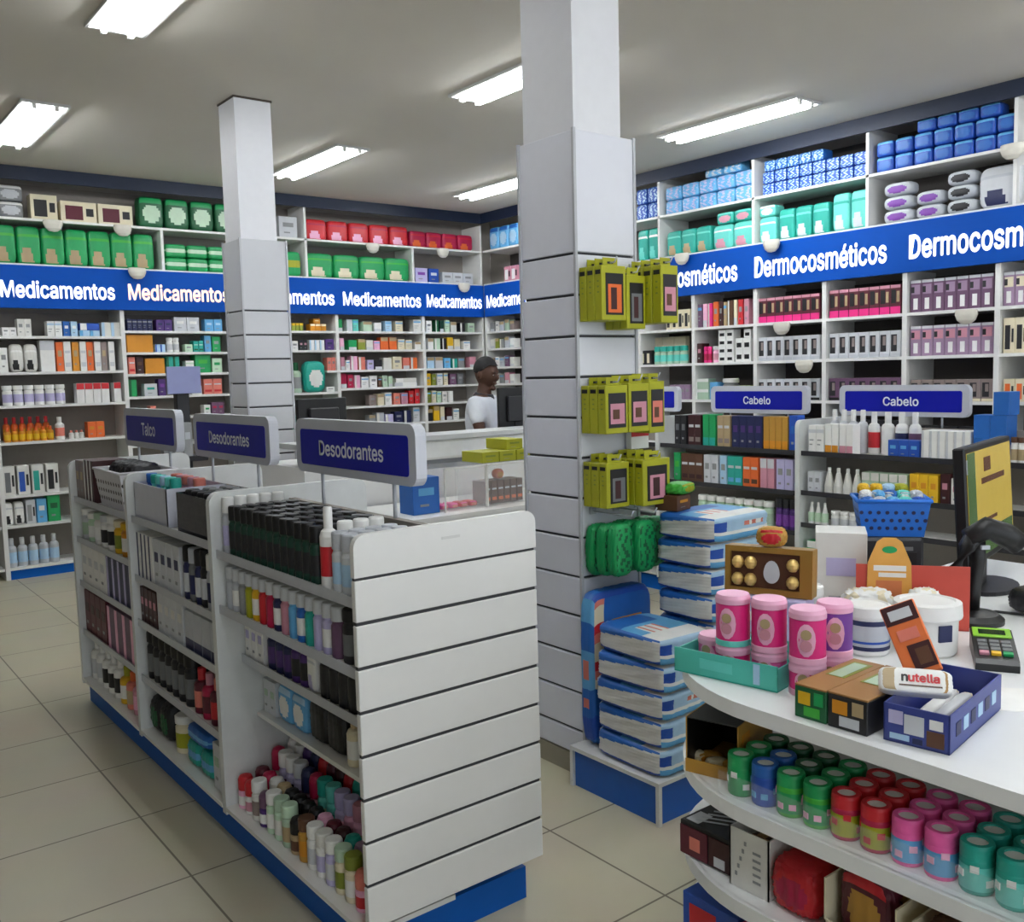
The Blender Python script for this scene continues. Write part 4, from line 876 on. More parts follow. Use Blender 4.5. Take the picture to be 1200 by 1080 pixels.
mb = 'middle bay of deodorant gondola'
@cached
def bin_box(w, d, h, c, name='plastic_bin'):
    b = MB(); t = .004
    b.box(-w / 2, w / 2, -d / 2, d / 2, 0, t, c)
    for a in ((-w / 2, w / 2, -d / 2, -d / 2 + t), (-w / 2, w / 2, d / 2 - t, d / 2), (-w / 2, -w / 2 + t, -d / 2, d / 2), (w / 2 - t, w / 2, -d / 2, d / 2)): b.box(a[0], a[1], a[2], a[3], t, h, c)
    return Spec(name, [('bin', b, None)], w, d, h)
@cached
def mesh_basket(w, d, h, c, dots, name='basket'):
    """Tapered basket with a rim and rows of punched holes."""
    b = MB(); k = .84
    def P4(z): s = k + (1 - k) * z / h; return [(-w / 2 * s, -d / 2 * s), (w / 2 * s, -d / 2 * s), (w / 2 * s, d / 2 * s), (-w / 2 * s, d / 2 * s)]
    lo, hi = P4(0), P4(h)
    for o in (1, .94):
        vs = [(x * o, y * o, 0 if o == 1 else .004) for x, y in lo] + [(x * o, y * o, h) for x, y in hi]
        b.add(vs, [(i, (i + 1) % 4, 4 + (i + 1) % 4, 4 + i) for i in range(4)], c)
    b.add([(x, y, .0) for x, y in lo], [(0, 1, 2, 3)], c); b.add([(x * .94, y * .94, .004) for x, y in lo], [(0, 1, 2, 3)], c)
    r = MB()
    for i in range(4):
        a, e = Vector((*hi[i], h)), Vector((*hi[(i + 1) % 4], h)); r.tube([a, e], .006, c, 6)
    hl = MB()
    for side in range(4):
        a, e = Vector((*lo[side], 0)), Vector((*lo[(side + 1) % 4], 0)); a2, e2 = Vector((*hi[side], h)), Vector((*hi[(side + 1) % 4], h))
        n = max(3, int((e - a).length / (h * .19)))
        nrm = (e - a).cross(a2 - a).normalized()
        for row_ in range(3):
            for i in range(n):
                u = (i + .5 + (.25 if row_ % 2 else -.25)) / n; v_ = .24 + .22 * row_
                p = (a.lerp(e, u)).lerp(a2.lerp(e2, u), v_)
                q = nrm.to_track_quat('Z', 'Y').to_matrix().to_4x4()
                hl.disc(h * .055, .0012, 8, dots, M=Matrix.Translation(p) @ q)
    return Spec(name, [('body', b, None), ('rim', r, None), ('hole_pattern', hl, 'dark punched holes')], w, d, h)
bin_w = bin_box(.4, .24, .15, m('frosted white plastic', .4, hexc='#c9ccd8'))
place(G1, bin_w, -3.83, .15, 1.041, 'frosted white plastic bin on top shelf, ' + mb, 'bin')
bin_d = bin_box(.33, .24, .15, clear('smoked plastic', '#3a3a42', .75))
place(G1, bin_d, -3.345, .15, 1.041, 'smoked dark plastic bin beside the frosted white bin', 'bin')
for i in range(6):
    c, k = (('deepblue', 'blue'), ('aqua', 'teal'), ('skyblue', 'aqua'), ('aqua', 'paleblue'), ('teal', 'aqua'), ('aqua', 'teal'))[i]
    place(G1, bottle(.022, .18, c, k, None, 'wide', 'tube_bottle'), -3.98 + .058 * i, .09, 1.0455, f'{NICE.get(c, c)} bottle with {NICE.get(k, k)} lid, {ORD[i] or "first"} in the frosted white bin', 'bottle', 'bottles in the frosted white bin')
for i in range(5):
    place(G1, bottle(.024, .17, 'rose' if i < 3 else 'palepink', 'rose' if i % 2 else 'salmon', None, 'wide', 'tube_bottle'), -3.97 + .066 * i, .19, 1.0455, f'{"dusty rose" if i < 3 else "pale pink"} bottle, {ORD[i] or "first"} in back of the frosted white bin', 'bottle', 'bottles in the frosted white bin')
for i in range(5):
    for r in range(3):
        place(G1, bottle(.026, .155, 'dark', 'midgrey' if r else 'dark', None, 'wide', 'tube_bottle'), -3.475 + .062 * i, .08 + .065 * r, 1.0455, f'dark bottle, {ORD[i] or "first"} from left, {RN_[r]} of the smoked plastic bin', 'bottle', 'bottles in the smoked bin')
run(G1, 'on second shelf ' + mb, .79, 650, 0, 0, 4, C(.19, 'white', 'side', 'navy', .1, 'soap_box'), 'white and navy box', 'box', us=(-4.04, -3.84))
run(G1, 'on second shelf ' + mb, .79, 650, 0, 0, 4, C(.19, 'pale', 'logo', 'navy', .1, 'soap_box'), 'pale box with navy print', 'box', us=(-3.83, -3.52))
assorted('second shelf ' + mb, .79, 3.51, 3.15, [[('navy', 'black', 'pale', 'aerosol', .028, .2, 'aerosol'), ('midgrey', 'silver', 'navy', 'aerosol', .028, .2, 'aerosol'), ('navy', 'dark', 'pale', 'aerosol', .028, .2, 'aerosol'), ('dark', 'black', 'pale', 'aerosol', .028, .21, 'aerosol'), ('silver', 'white', 'navy', 'aerosol', .028, .2, 'aerosol'), ('dark', 'dark', None, 'aerosol', .028, .21, 'aerosol')],
   [('dark', 'black', None, 'aerosol', .029, .22, 'aerosol')] * 6])
run(G1, 'on third shelf ' + mb, .6, 715, 0, 0, 4, C(.15, 'maroon', 'logo', 'rose', .1, 'soap_box'), 'maroon box', 'box', us=(-4.04, -3.83))
run(G1, 'on third shelf ' + mb, .6, 715, 0, 0, 4, C(.165, 'pale', 'logo', 'offwhite', .1, 'soap_box'), 'plain pale box', 'box', us=(-3.82, -3.52), fill=.98)
run(G1, 'on third shelf ' + mb, .6, 715, 0, 0, 4, C(.15, 'silver', 'band', 'navy', .1, 'soap_box'), 'silver box with navy foot', 'box', us=(-3.50, -3.15), fill=.98)
assorted('fourth shelf ' + mb, .36, 4.03, 3.5, [[('dark', 'black', 'midgrey', 'pill', .036, .2, 'shampoo_bottle')] * 7, [('black', 'black', None, 'pill', .036, .21, 'shampoo_bottle')] * 7])
assorted('right half of fourth shelf middle bay', .36, 3.48, 3.15, [[('burgundy', 'red', 'salmon', 'round', .033, .17, 'shampoo_bottle'), ('crimson', 'rose', 'burgundy', 'round', .033, .17, 'shampoo_bottle'), ('burgundy', 'salmon', 'red', 'round', .033, .17, 'shampoo_bottle'), ('brown', 'burgundy', 'tan', 'round', .033, .17, 'shampoo_bottle')], [('brown', 'maroon', None, 'pill', .036, .2, 'shampoo_bottle')] * 4])
run(G1, 'on bottom deck ' + mb, .13, 800, 0, 0, 2, P(.16, 'dark', 'darkgreen', 'oval', 'dark', .2, 'pouch', .03, .5, 3), 'black pouch', 'pouch', us=(-4.03, -3.78))
assorted('bottom deck ' + mb, .13, 3.77, 3.60, [[('cream', 'white', 'lime', 'wide', .05, .15, 'jar')], [('white', 'offwhite', 'yellow', 'wide', .05, .16, 'jar')]])
run(G1, 'on bottom deck ' + mb, .13, 850, 0, 0, 2, P(.1, 'teal', 'skyblue', 'band', 'aqua', .2, 'wipes_pack', .02, .4, 5), 'teal wipes pack', 'pack', us=(-3.585, -3.3))
run(G1, 'on bottom deck lying on the teal packs ' + mb, .232, 830, 0, 0, 1, P(.06, 'blue', 'skyblue', 'band', 'skyblue', .18, 'wipes_pack', .02, .4, 6), 'blue wipes pack', 'pack', us=(-3.58, -3.34))
run(G1, 'at right end of bottom deck ' + mb, .13, 880, 0, 0, 2, C(.17, 'pale', 'logo', 'sage', .15, 'soap_box'), 'pale upright box', 'box', us=(-3.28, -3.14))
fb = 'far bay of deodorant gondola'
run(G1, 'on top shelf ' + fb, 1.04, 560, 0, 0, 2, C(.19, 'taupe', 'logo', 'tan', .16, 'talc_box'), 'taupe box', 'box', us=(-4.98, -4.84))
run(G1, 'on top shelf ' + fb, 1.04, 560, 0, 0, 3, C(.2, 'maroon', 'side', 'white', .16, 'talc_box'), 'dark maroon and white box', 'box', us=(-4.83, -4.66))
place(G1, mesh_basket(.42, .25, .17, m('white basket plastic', .4, hexc='#d8d8de'), 'dark'), -4.42, .15, 1.041, 'white perforated basket on top shelf, ' + fb, 'basket')
for i in range(4):
    place(G1, pack(.078, .15, .2, 'dark', 'midgrey', 'oval', 'dark', 'sponge_pack', .05, .5, 20 + i), -4.54 + .083 * i, .15, 1.0455, f'black soft pack, {ORD[i] or "first"} from left in the white perforated basket', 'pack', 'black packs in the white basket')
assorted('second shelf ' + fb, .84, 4.98, 4.1, [[('pale', 'white', 'sage', 'wide', .045, .15, 'talc_bottle'), ('palegreen', 'white', 'white', 'wide', .045, .14, 'talc_bottle'), ('offwhite', 'sage', 'white', 'wide', .045, .15, 'talc_bottle'), ('white', 'pale', 'dark', 'wide', .045, .15, 'talc_bottle'), ('white', 'white', 'dark', 'wide', .045, .16, 'talc_bottle'),
  ('yellow', 'cream', 'olive', 'wide', .045, .15, 'talc_bottle'), ('amber', 'yellow', 'white', 'wide', .045, .15, 'talc_bottle'), ('brown', 'dark', 'tan', 'wide', .045, .16, 'talc_bottle')]])
run(G1, 'on third shelf ' + fb, .62, 660, 0, 0, 4, C(.19, 'white', 'logo', 'pale', .12, 'talc_box'), 'white box', 'box', us=(-4.98, -4.56))
run(G1, 'on third shelf ' + fb, .62, 680, 0, 0, 5, C(.19, 'navy', 'side', 'lilac', .12, 'talc_box'), 'navy box with lilac edge', 'box', us=(-4.54, -4.1))
run(G1, 'on fourth shelf ' + fb, .37, 720, 0, 0, 4, C(.21, 'burgundy', 'logo', 'maroon', .12, 'talc_box'), 'burgundy box', 'box', us=(-4.98, -4.6))
run(G1, 'on fourth shelf ' + fb, .37, 740, 0, 0, 4, C(.2, 'plum', 'side', 'palepink', .12, 'talc_box'), 'plum and pink box', 'box', us=(-4.58, -4.1))
assorted('bottom deck ' + fb, .13, 4.98, 4.1, [[('white', 'white', 'pale', 'round', .04, .2, 'talc_bottle')] * 2 + [('white', 'white', 'dark', 'round', .04, .19, 'talc_bottle')] * 3 + [('yellow', 'lime', 'white', 'round', .04, .17, 'talc_bottle'), ('salmon', 'orange', 'tan', 'round', .04, .17, 'talc_bottle'), ('rose', 'crimson', 'palepink', 'round', .04, .17, 'talc_bottle'), ('pink', 'crimson', 'palepink', 'round', .04, .17, 'talc_bottle')]])

# ------------------------------------------------------------------ packs on the column, plinth and stacks
@cached
def hang_pack(w, d, h, art, accent):
    b = MB().box(-w / 2, w / 2, -d / 2, d / 2, 0, h, 'lime', .002)
    t = .001
    for (x0, x1, z0, z1, c) in ([(.12, .9, .12, .84, 'dark'), (.2, .84, .2, .62, None), (.3, .6, .3, .5, 'brown')] if art == 'hand' else [(.16, .88, .1, .86, 'black'), (.25, .8, .14, .66, None), (.36, .6, .2, .6, 'maroon')]):
        t += .0005; b.box(-w / 2 + x0 * w, -w / 2 + x1 * w, -d / 2 - t, 0, z0 * h, z1 * h, c or accent)
    b.box(-w / 2 - .001, 0, -d / 2 + d * .15, d / 2 - d * .15, h * .84, h * .92, 'black')
    for k in range(3): b.box(-w / 2 - .001, 0, -d * .12, d * .12, h * (.5 + .1 * k), h * (.53 + .1 * k), 'olive')
    tb = MB().box(-w * .3, w * .3, -.001, .001, h, h + .03, 'lime'); tb.box(-w * .12, w * .12, -.002, .002, h + .008, h + .016, 'dark')
    return Spec('brace_pack', [('box', b, None), ('hang_tab', tb, None)], w, d, h)
def hook(x, z, l, label):
    b = MB().tube([(0, 0, 0), (0, -l, 0), (0, -l - .012, .02)], .003, 'silver', 6); b.box(-.015, .015, -.006, .0, -.012, .012, 'silver')
    tag(obj('peg_hook', b, None, (x, 2.648, z)), label, 'hook', 'hooks on the tall column')
def cluster(z, cols, where):
    for (x, w, d, n, h, art, acc, nm, dz) in cols:
        hook(x, z + h + .012 + dz, n * (d + .004) + .01, f'metal peg hook holding the {nm} yellow packs {where}')
        for k in range(n):
            k2 = n - 1 - k
            hang_pack(w, d, h, art, acc).put((x, 2.642 - (k + .5) * (d + .004), z + dz), 0, f'yellow brace pack, {["front", "second", "third", "fourth"][k2]} on the {nm} hook {where}', 'pack', 'yellow packs on the tall column')
cluster(1.785, [(2.478, .125, .038, 3, .2, 'leg', 'orange', 'left', 0), (2.60, .1, .036, 3, .2, 'leg', 'midgrey', 'middle', -.03), (2.703, .094, .045, 4, .215, 'hand', 'rose', 'right', -.01)], 'of the top cluster')
cluster(1.365, [(2.472, .115, .042, 3, .18, 'hand', 'rose', 'left', 0), (2.59, .11, .042, 3, .185, 'hand', 'rose', 'middle', 0), (2.695, .085, .04, 3, .2, 'hand', 'salmon', 'right', -.01)], 'of the middle cluster')
cluster(1.085, [(2.478, .12, .04, 3, .17, 'leg', 'midgrey', 'left', 0), (2.632, .15, .042, 4, .175, 'leg', 'rose', 'right', .0)], 'of the lowest cluster')
C(.07, 'white', 'topband', 'red', .03, 'red_card_box')(.1).put((2.70, 2.625, 1.288), 0, 'red and white card box between the middle and lowest yellow packs', 'box')
for i, (x, n) in enumerate(((2.47, 3), (2.595, 3), (2.717, 2))):
    hook(x, 1.06, .21, 'metal peg hook holding the ' + ('left', 'middle', 'right')[i] + ' green bags')
    for k in range(n):
        pack(.108, .055, .2, 'green', 'darkgreen', 'check', 'leaf', 'green_bag', .05, .55, 30 + k + i).put((x, 2.615 - .058 * k, .815 + .006 * k), .06 * (k - 1), 'shiny dark green bag, ' + (('back', 'front')[k] if n == 2 else ('back', 'middle', 'front')[k]) + ' of the ' + ('left', 'middle', 'right')[i] + ' hook under the yellow packs', 'bag', 'green bags on the tall column')

t = empty('display_plinth', (2.7, 2.41, 0))
obj('body', bx(-.36, .4, -.215, .23, .0, .15, m('blue plinth board', .4, hexc='#0e58b0')), t)
tr = MB()
for z in (.145,): tr.box(-.375, .41, -.23, .235, z, .16, m('white edge trim', .4, hexc='#d4d6d4'))
for x, y in ((-.365, -.22), (-.365, .23), (.402, -.22)): tr.box(x - .008, x + .008, y - .008, y + .008, 0, .146, m('white edge trim', .4, hexc='#d4d6d4'))
obj('edge_trim', tr, t, label='white edge trim')
tag(t, 'low blue display plinth with white edges at the column foot', 'plinth')

@cached
def pad_pack(w, d, h, seed):
    """Flat plastic pack of pads, blue and white, heat sealed ends."""
    def f(face, u, v):
        if face == 'top':
            if v > .62: return mm('blue') if u < .75 else mm('skyblue')
            if .2 < u < .55 and .3 < v < .55: return mm('white') if (int(u * 16) % 2) else mm('salmon')
            return mm('skyblue') if v > .3 else mm('white')
        if face == 'left':
            if v > .8 + .3 * (u - .55): return mm('blue')
            if v < .16: return mm('deepblue')
            return mm('offwhite')
        if face == 'front':
            if u < .22 and .42 < v < .8: return mm('deepblue')
            if .3 < v < .42: return mm('white')
            if v <= .3: return mm('skyblue')
            if .5 < u < .85 and .55 < v < .72: return mm('salmon' if int(u * 14) % 2 else 'white')
            return mm('paleblue')
        return mm('pale')
    b = MB().soft(w, d, h, f, 24, .3, .012, seed, bulge=-.04)
    return Spec('pad_pack', [('pack', b, None)], w, d, h)
LEV = ['bottom', 'second from bottom', 'third from bottom', 'fourth from bottom', 'fifth from bottom', 'sixth from bottom', 'seventh from bottom', 'eighth from bottom', 'top']
z = .161
for k in range(5):
    h = .1
    pad_pack(.27, .36, h, 40 + k).put((2.485 + random.uniform(-.006, .006), 2.355 + random.uniform(-.01, .01), z), random.uniform(-.05, .05), f'blue and white pad pack, {LEV[k] if k < 4 else "top"} of the low stack on the plinth', 'pad pack', 'pad packs in the low stack'); z += h + .001
z = .161
for k in range(9):
    h = .0985
    pad_pack(.36, .3, h, 50 + k).put((2.822 + random.uniform(-.006, .006), 2.348 + random.uniform(-.006, .006), z), random.uniform(-.04, .04), f'blue and white pad pack, {LEV[k]} of the tall stack', 'pad pack', 'pad packs in the tall stack'); z += h + .001
ztop = z
def f_blue(face, u, v):
    if face == 'left': return mm('salmon') if .25 < u < .7 and int(v * 9) in (4, 2) else mm('blue') if int(v * 5) % 2 else mm('skyblue') if v > .4 else mm('deepblue')
    if face == 'front':
        if u < .2 and v > .35: return mm('red') if int(v * 12) % 3 == 0 else mm('cream') if int(v * 12) % 3 == 1 else mm('salmon')
        if .3 < u < .8 and .72 < v < .8: return mm('amber')
    return mm('blue') if v > .2 else mm('deepblue')
Spec('blue_upright_pack', [('pack', MB().soft(.33, .075, .6, f_blue, 16, .25, .01, 3), None)]).put((2.535, 2.592, .161), 0, 'tall blue pack standing between the low stack and the column', 'pack')
C(.06, 'brown', 'logo', 'amber', .1, 'small_brown_box')(.1).put((2.72, 2.46, ztop), .2, 'small brown box on top of the tall pad stack', 'box')
pack(.13, .1, .045, 'leaf', 'lime', 'oval', 'lime', 'lime_bag', .06, .6, 9).put((2.745, 2.45, ztop + .061), .3, 'crumpled lime green bag on the small brown box', 'bag')

# ------------------------------------------------------------------ service counter in the middle, with the pharmacist
t = empty('service_counter', (3.4, 5.0, 0))
obj('front_panel', bx(-1.1, 1.2, -.2, -.16, .0, 1.2, WHITE_LAM), t)
obj('ledge', bx(-1.13, 1.23, -.23, .06, 1.205, 1.235, m('grey ledge', .4, hexc='#c4c6c6')), t)
obj('lit_strip', bx(-.3, .9, -.206, -.2, 1.10, 1.19, m('lit panel white', .25, hexc='#f4f6f6')), t, label='strip under the ledge, light put into its brighter white')  # light on the front panel, put in as a brighter white strip
obj('grey_band', bx(-.3, 1.19, -.204, -.2, 1.03, 1.085, m('grey counter band', .5, hexc='#73777c')), t, label='grey band')  # flat grey band laid on the front panel
obj('worktop', bx(-1.1, 1.2, -.16, .44, 1.06, 1.1, WHITE_LAM), t)
for x in (-1.1, 1.16): obj('side_panel', bx(x, x + .04, -.16, .44, 0, 1.06, WHITE_LAM), t)
tag(t, 'white pharmacy service counter with raised grey ledge in front of the pharmacist', 'counter')
t = empty('display_cabinet', (3.2, 4.45, 0))
obj('body', bx(-.6, .62, -.3, .3, 0, .83, WHITE_LAM), t); obj('top', bx(-.62, .64, -.32, .32, .83, .85, WHITE_LAM), t)
tag(t, 'low white cabinet in front of the service counter', 'cabinet')
ACR = clear('acrylic', '#ffffff', .1)
def acrylic(x, y, w, d, h, label):
    b = MB(); q = .006
    b.box(-w / 2, w / 2, -d / 2, d / 2, 0, q, ACR); b.box(-w / 2, w / 2, -d / 2, -d / 2 + q, q, h, ACR); b.box(-w / 2, w / 2, d / 2 - q, d / 2, q, h, ACR)
    b.box(-w / 2, -w / 2 + q, -d / 2, d / 2, q, h, ACR); b.box(w / 2 - q, w / 2, -d / 2, d / 2, q, h, ACR)
    e = MB()
    for s in (-1, 1): e.box(s * w / 2 - .004, s * w / 2 + .004, -d / 2 - .004, -d / 2 + .004, 0, h, 'offwhite')
    e.box(-w / 2, w / 2, -d / 2 - .004, -d / 2 + .004, h - .006, h + .002, 'offwhite')
    sp = Spec('acrylic_case', [('case', b, None), ('edge', e, None)], w, d, h); sp.put((x, y, .8505), 0, label, 'display case', 'acrylic cases on the low cabinet')
acrylic(2.985, 4.37, .28, .3, .24, 'clear acrylic case with pink soaps in it, left of two')
acrylic(3.30, 4.37, .33, .3, .24, 'clear acrylic case with brown boxes in it, right of two')
for i in range(4):
    pack(.055, .1, .03, 'hotpink' if i < 2 else 'red', 'salmon', 'oval', 'pink', 'soap_pack', .03, .5, i).put((2.885 + .066 * i, 4.33, .857), 0, ('hot pink' if i < 2 else 'red') + ' soap pack, ' + ('first', 'second', 'third', 'fourth')[i] + ' from left in the left acrylic case', 'soap', 'soaps in the acrylic case')
for i in range(6):
    carton(.042, .12, .13, 'brown', 'stripe2', 'orange', 'brown_box').put((3.18 + .047 * i, 4.34, .857), 0, 'upright brown box, ' + nth(i, 6) + ' in the right acrylic case', 'box', 'brown boxes in the acrylic case')
pack(.07, .06, .06, 'orange', 'amber', 'oval', 'salmon', 'orange_toy', .05, .9, 3).put((3.30, 4.34, .9885), 0, 'small orange rubber toy on the brown boxes in the acrylic case', 'toy')
box_l = carton(.12, .2, .06, 'lime', 'logo', 'olive', 'lime_carton')
for i in range(3): box_l.put((3.20 + .125 * i, 4.37, 1.0955), 0, 'lime green carton, ' + ('left', 'middle', 'right')[i] + ' of three on the acrylic cases', 'carton', 'lime cartons on the acrylic cases')
box_l.put((3.4, 4.40, 1.157), 0, 'lime green carton lying on top of the three others', 'carton', 'lime cartons on the acrylic cases')
carton(.17, .14, .2, 'blue', 'logo', 'skyblue', 'blue_box').put((2.75, 4.33, .8505), 0, 'teal blue box on the low cabinet beside the acrylic case', 'box')

def computer_monitor(loc, rz, w, h, front, label, tilt=0, content=None):
    t = empty('computer_monitor', loc, rz)
    M = Matrix.Translation((0, 0, .1)) @ Matrix.Rotation(tilt, 4, 'X')
    b = MB().box(-w / 2, w / 2, -.012, .02, 0, h, 'black', .004, M=M); b.box(-w * .3, w * .3, .02, .05, h * .2, h * .8, 'dark', .006, M=M)
    obj('housing', b, t)
    s = MB().box(-w / 2 + .016, w / 2 - .016, -.0135, -.011, .022, h - .016, front, M=M)
    for (x0, x1, z0, z1, mt) in content or []: s.box(-w / 2 + x0 * w, -w / 2 + x1 * w, -.0145, -.012, z0 * h, z1 * h, mt, M=M)
    obj('screen', s, t)
    p = MB().box(-.03, .03, .012, .03, .01, .16, 'dark', .003); p.prism([(.13 * math.cos(2 * PI * k / 20), .09 * math.sin(2 * PI * k / 20) + .01) for k in range(20)], 0, .012, 'dark')
    obj('stand', p, t)
    return tag(t, label, 'monitor')
computer_monitor((2.58, 5.12, 1.1005), PI, .32, .28, 'dark', 'black back of a computer monitor on the service counter')
computer_monitor((4.14, 5.2, 1.1005), PI * .93, .3, .3, 'dark', 'black computer monitor beside the pharmacist')
carton(.07, .05, .09, 'red', 'logo', 'salmon', 'red_box').put((3.80, 5.13, 1.1005), .3, 'small red box in front of the pharmacist on the worktop', 'box')
t = empty('floor_display', (1.93, 5.62, 0))
obj('pole', MB().box(-.045, .03, -.03, .03, .02, 1.54, 'dark', .004), t); obj('foot', MB().box(-.2, .2, -.18, .18, 0, .02, 'dark', .004), t)
obj('header_card', MB().box(-.1, .1, -.045, -.03, 1.53, 1.69, m('lilac card', .5, hexc='#8d93bd'), .002), t, label='lilac header card')
obj('tray', MB().box(-.16, .1, -.1, .1, 1.13, 1.16, 'dark', .003), t)
tag(t, 'dark floor display stand with lilac header card behind the Talco sign', 'display stand')
for i in range(3): C(.2, 'grey', 'logo', 'silver', .06, 'grey_carton')(.055).put((1.80 + .058 * i, 5.56, 1.1605), 0, 'grey carton, ' + ('left', 'middle', 'right')[i] + ' of three on the dark floor display', 'carton', 'cartons on the floor display')

# ------------------------------------------------------------------ checkout counter
def counter_outline(x0, x1, y0, y1, r=.4, n=14):
    """Front on x0, left end on y1, rounded corner between them."""
    return [(x0, y0)] + [(x1, y0), (x1, y1)] + [(x0 + r + r * math.cos(a), y1 - r + r * math.sin(a)) for a in [PI / 2 + k / n * PI / 2 for k in range(n + 1)]]
def edge_lip(mb, x0, x1, y0, y1, z0, z1, mat, r=.4, n=14, th=.012):
    pts = [(x1, y1)] + [(x0 + r + r * math.cos(a), y1 - r + r * math.sin(a)) for a in [PI / 2 + k / n * PI / 2 for k in range(n + 1)]] + [(x0, y0)]
    inn = [(x1, y1 - th)] + [(x0 + r + (r - th) * math.cos(a), y1 - r + (r - th) * math.sin(a)) for a in [PI / 2 + k / n * PI / 2 for k in range(n + 1)]] + [(x0 + th, y0)]
    N = len(pts); vs = [(x, y, z0) for x, y in pts] + [(x, y, z1) for x, y in pts] + [(x, y, z0) for x, y in inn] + [(x, y, z1) for x, y in inn]
    fs = []
    for i in range(N - 1):
        j = i + 1
        fs += [(j, i, N + i, N + j), (2 * N + i, 2 * N + j, 3 * N + j, 3 * N + i), (N + i, 3 * N + i, 3 * N + j, N + j), (i, j, 2 * N + j, 2 * N + i)]
    fs += [(0, 2 * N, 3 * N, N), (N - 1, 2 * N - 1, 4 * N - 1, 3 * N - 1)]
    mb.add(vs, fs, mat)
LAM2 = m('counter laminate', .28, var=.02, hexc='#e9ebeb')
CX, CY = 1.495, 1.55
t = empty('checkout_counter', (0, 0, 0))
top = MB().prism(counter_outline(CX, 2.45, -1.3, CY), .888, .92, LAM2); top.box(2.45, 3.25, .75, CY, .888, .92, LAM2)
obj('top', top, t)
for z in (.70, .495, .29):
    sh = MB().prism(counter_outline(CX + .01, 1.915, -1.3, CY - .01, .39), z - .02, z, LAM2)
    edge_lip(sh, CX, 1.915, -1.3, CY, z - .032, z, LAM2)
    obj('shelf', sh, t)
obj('back_panel', bx(1.915, 1.935, -1.3, CY - .02, 0, .888, m('counter back panel', .5, hexc='#cfcac0')), t)
obj('wing_panel', bx(1.935, 3.2, CY - .05, CY - .02, 0, .888, LAM2), t)
obj('plinth', bx(CX + .05, 1.9, -1.3, CY - .4, 0, .09, BASE_BLUE), t)
tag(t, 'white checkout counter with rounded corner and shelves of sweets in its front', 'counter')

# gum bottles
@cached
def gum(body, cap, lab, accent):
    r, h, n = .0285, .086, 18
    b = MB().lathe([(r * .93, 0), (r, .004), (r, .058), (r * .97, .061)], n, body); b.disc(r * .93, 0, n, body, up=False)
    c = MB().lathe([(r * .99, .061), (r * .99, .08), (r * .93, h), (r * .62, h), (r * .6, h - .003)], n, cap); c.disc(r * .6, h - .003, n, 'white')
    l = MB().lathe([(r * 1.012, .008), (r * 1.012, .05)], n, lab)
    for k in range(7):
        a = 2 * PI * k / 7 + .3; M = Matrix.Rotation(a, 4, 'Z')
        l.box(-.006, .008, -r * 1.03, -r * .9, .016 + .012 * (k % 3), .028 + .012 * (k % 3), accent, M=M)
    return Spec('gum_bottle', [('bottle', b, None), ('lid', c, None), ('label', l, None)], 2 * r, 2 * r, h)
GUM = {'green': ('green', 'green', 'green', 'white'), 'blue': ('deepblue', 'blue', 'deepblue', 'skyblue'), 'spear': ('leaf', 'green', 'green', 'palepink'), 'red': ('crimson', 'red', 'lime', 'red'), 'pink': ('pink', 'pink', 'skyblue', 'palepink'), 'teal': ('teal', 'teal', 'aqua', 'white'), 'dark': ('darkgreen', 'darkgreen', 'green', 'white')}
GN = dict(green='green', blue='blue', spear='light green', red='red', pink='pink', teal='teal', dark='dark green')
lay = [['green', 'blue', 'spear', 'spear', 'red', 'red', 'pink', 'pink', 'teal', 'teal', 'teal'], ['green', 'blue', 'dark', 'spear', 'red', 'red', 'pink', 'pink', 'teal', 'teal', 'teal'], ['dark', 'dark', 'dark', 'spear', 'red', 'red', 'pink', 'pink', 'teal', 'teal', 'teal']]
for r, row_ in enumerate(lay):
    seen = {}
    for k, c in enumerate(row_):
        i = seen[c] = seen.get(c, 0) + 1
        gum(*GUM[c]).put((1.557 + .0608 * r, 1.222 - .0622 * k, .7005), random.uniform(0, 6), f'{GN[c]} chewing gum bottle, {("first", "second", "third")[i - 1]} {GN[c]} from left, {RN_[r]} of the counter shelf', 'gum bottle', f'{GN[c]} chewing gum bottles')
film = MB().box(1.522, 1.523, .535, 1.255, .7005, .748, clear('shrink film', '#ffffff', .07, .15))
tag(obj('shrink_film', film), 'clear plastic film strip in front of the chewing gum bottles', 'plastic film')

# gold box, open to the front, with sweets
t = empty('open_gold_box', (1.665, 1.338, .7005), -1.30)
g = MB(); w, d, h = .125, .2, .125
g.box(-w / 2, w / 2, -d / 2, d / 2, 0, .003, 'gold'); g.box(-w / 2, -w / 2 + .003, -d / 2, d / 2, .003, h, 'gold'); g.box(w / 2 - .003, w / 2, -d / 2, d / 2, .003, h, 'gold')
g.box(-w / 2, w / 2, d / 2 - .003, d / 2, .003, h, 'gold'); g.box(-w / 2, w / 2, -d / 2 - .003, -d / 2, .0, .03, 'gold')
obj('box', g, t)
g = MB().box(-w / 2 + .003, w / 2 - .003, d / 2 - .006, d / 2 - .003, .003, h, 'black'); g.box(-w / 2 + .003, -w / 2 + .004, -d / 2, d / 2 - .006, .003, h, 'black')
g.box(-w / 2 + .003, w / 2 - .003, -d / 2, d / 2, h - .002, h, 'dark')
obj('lining', g, t, label='black inside lining')
g = MB().box(w / 2 - .0002, w / 2 + .001, -d / 2 + .02, -d / 2 + .06, .05, .1, 'amber'); obj('print', g, t)
tag(t, 'open gold cardboard box with black inside at the left end of the gum shelf', 'box')
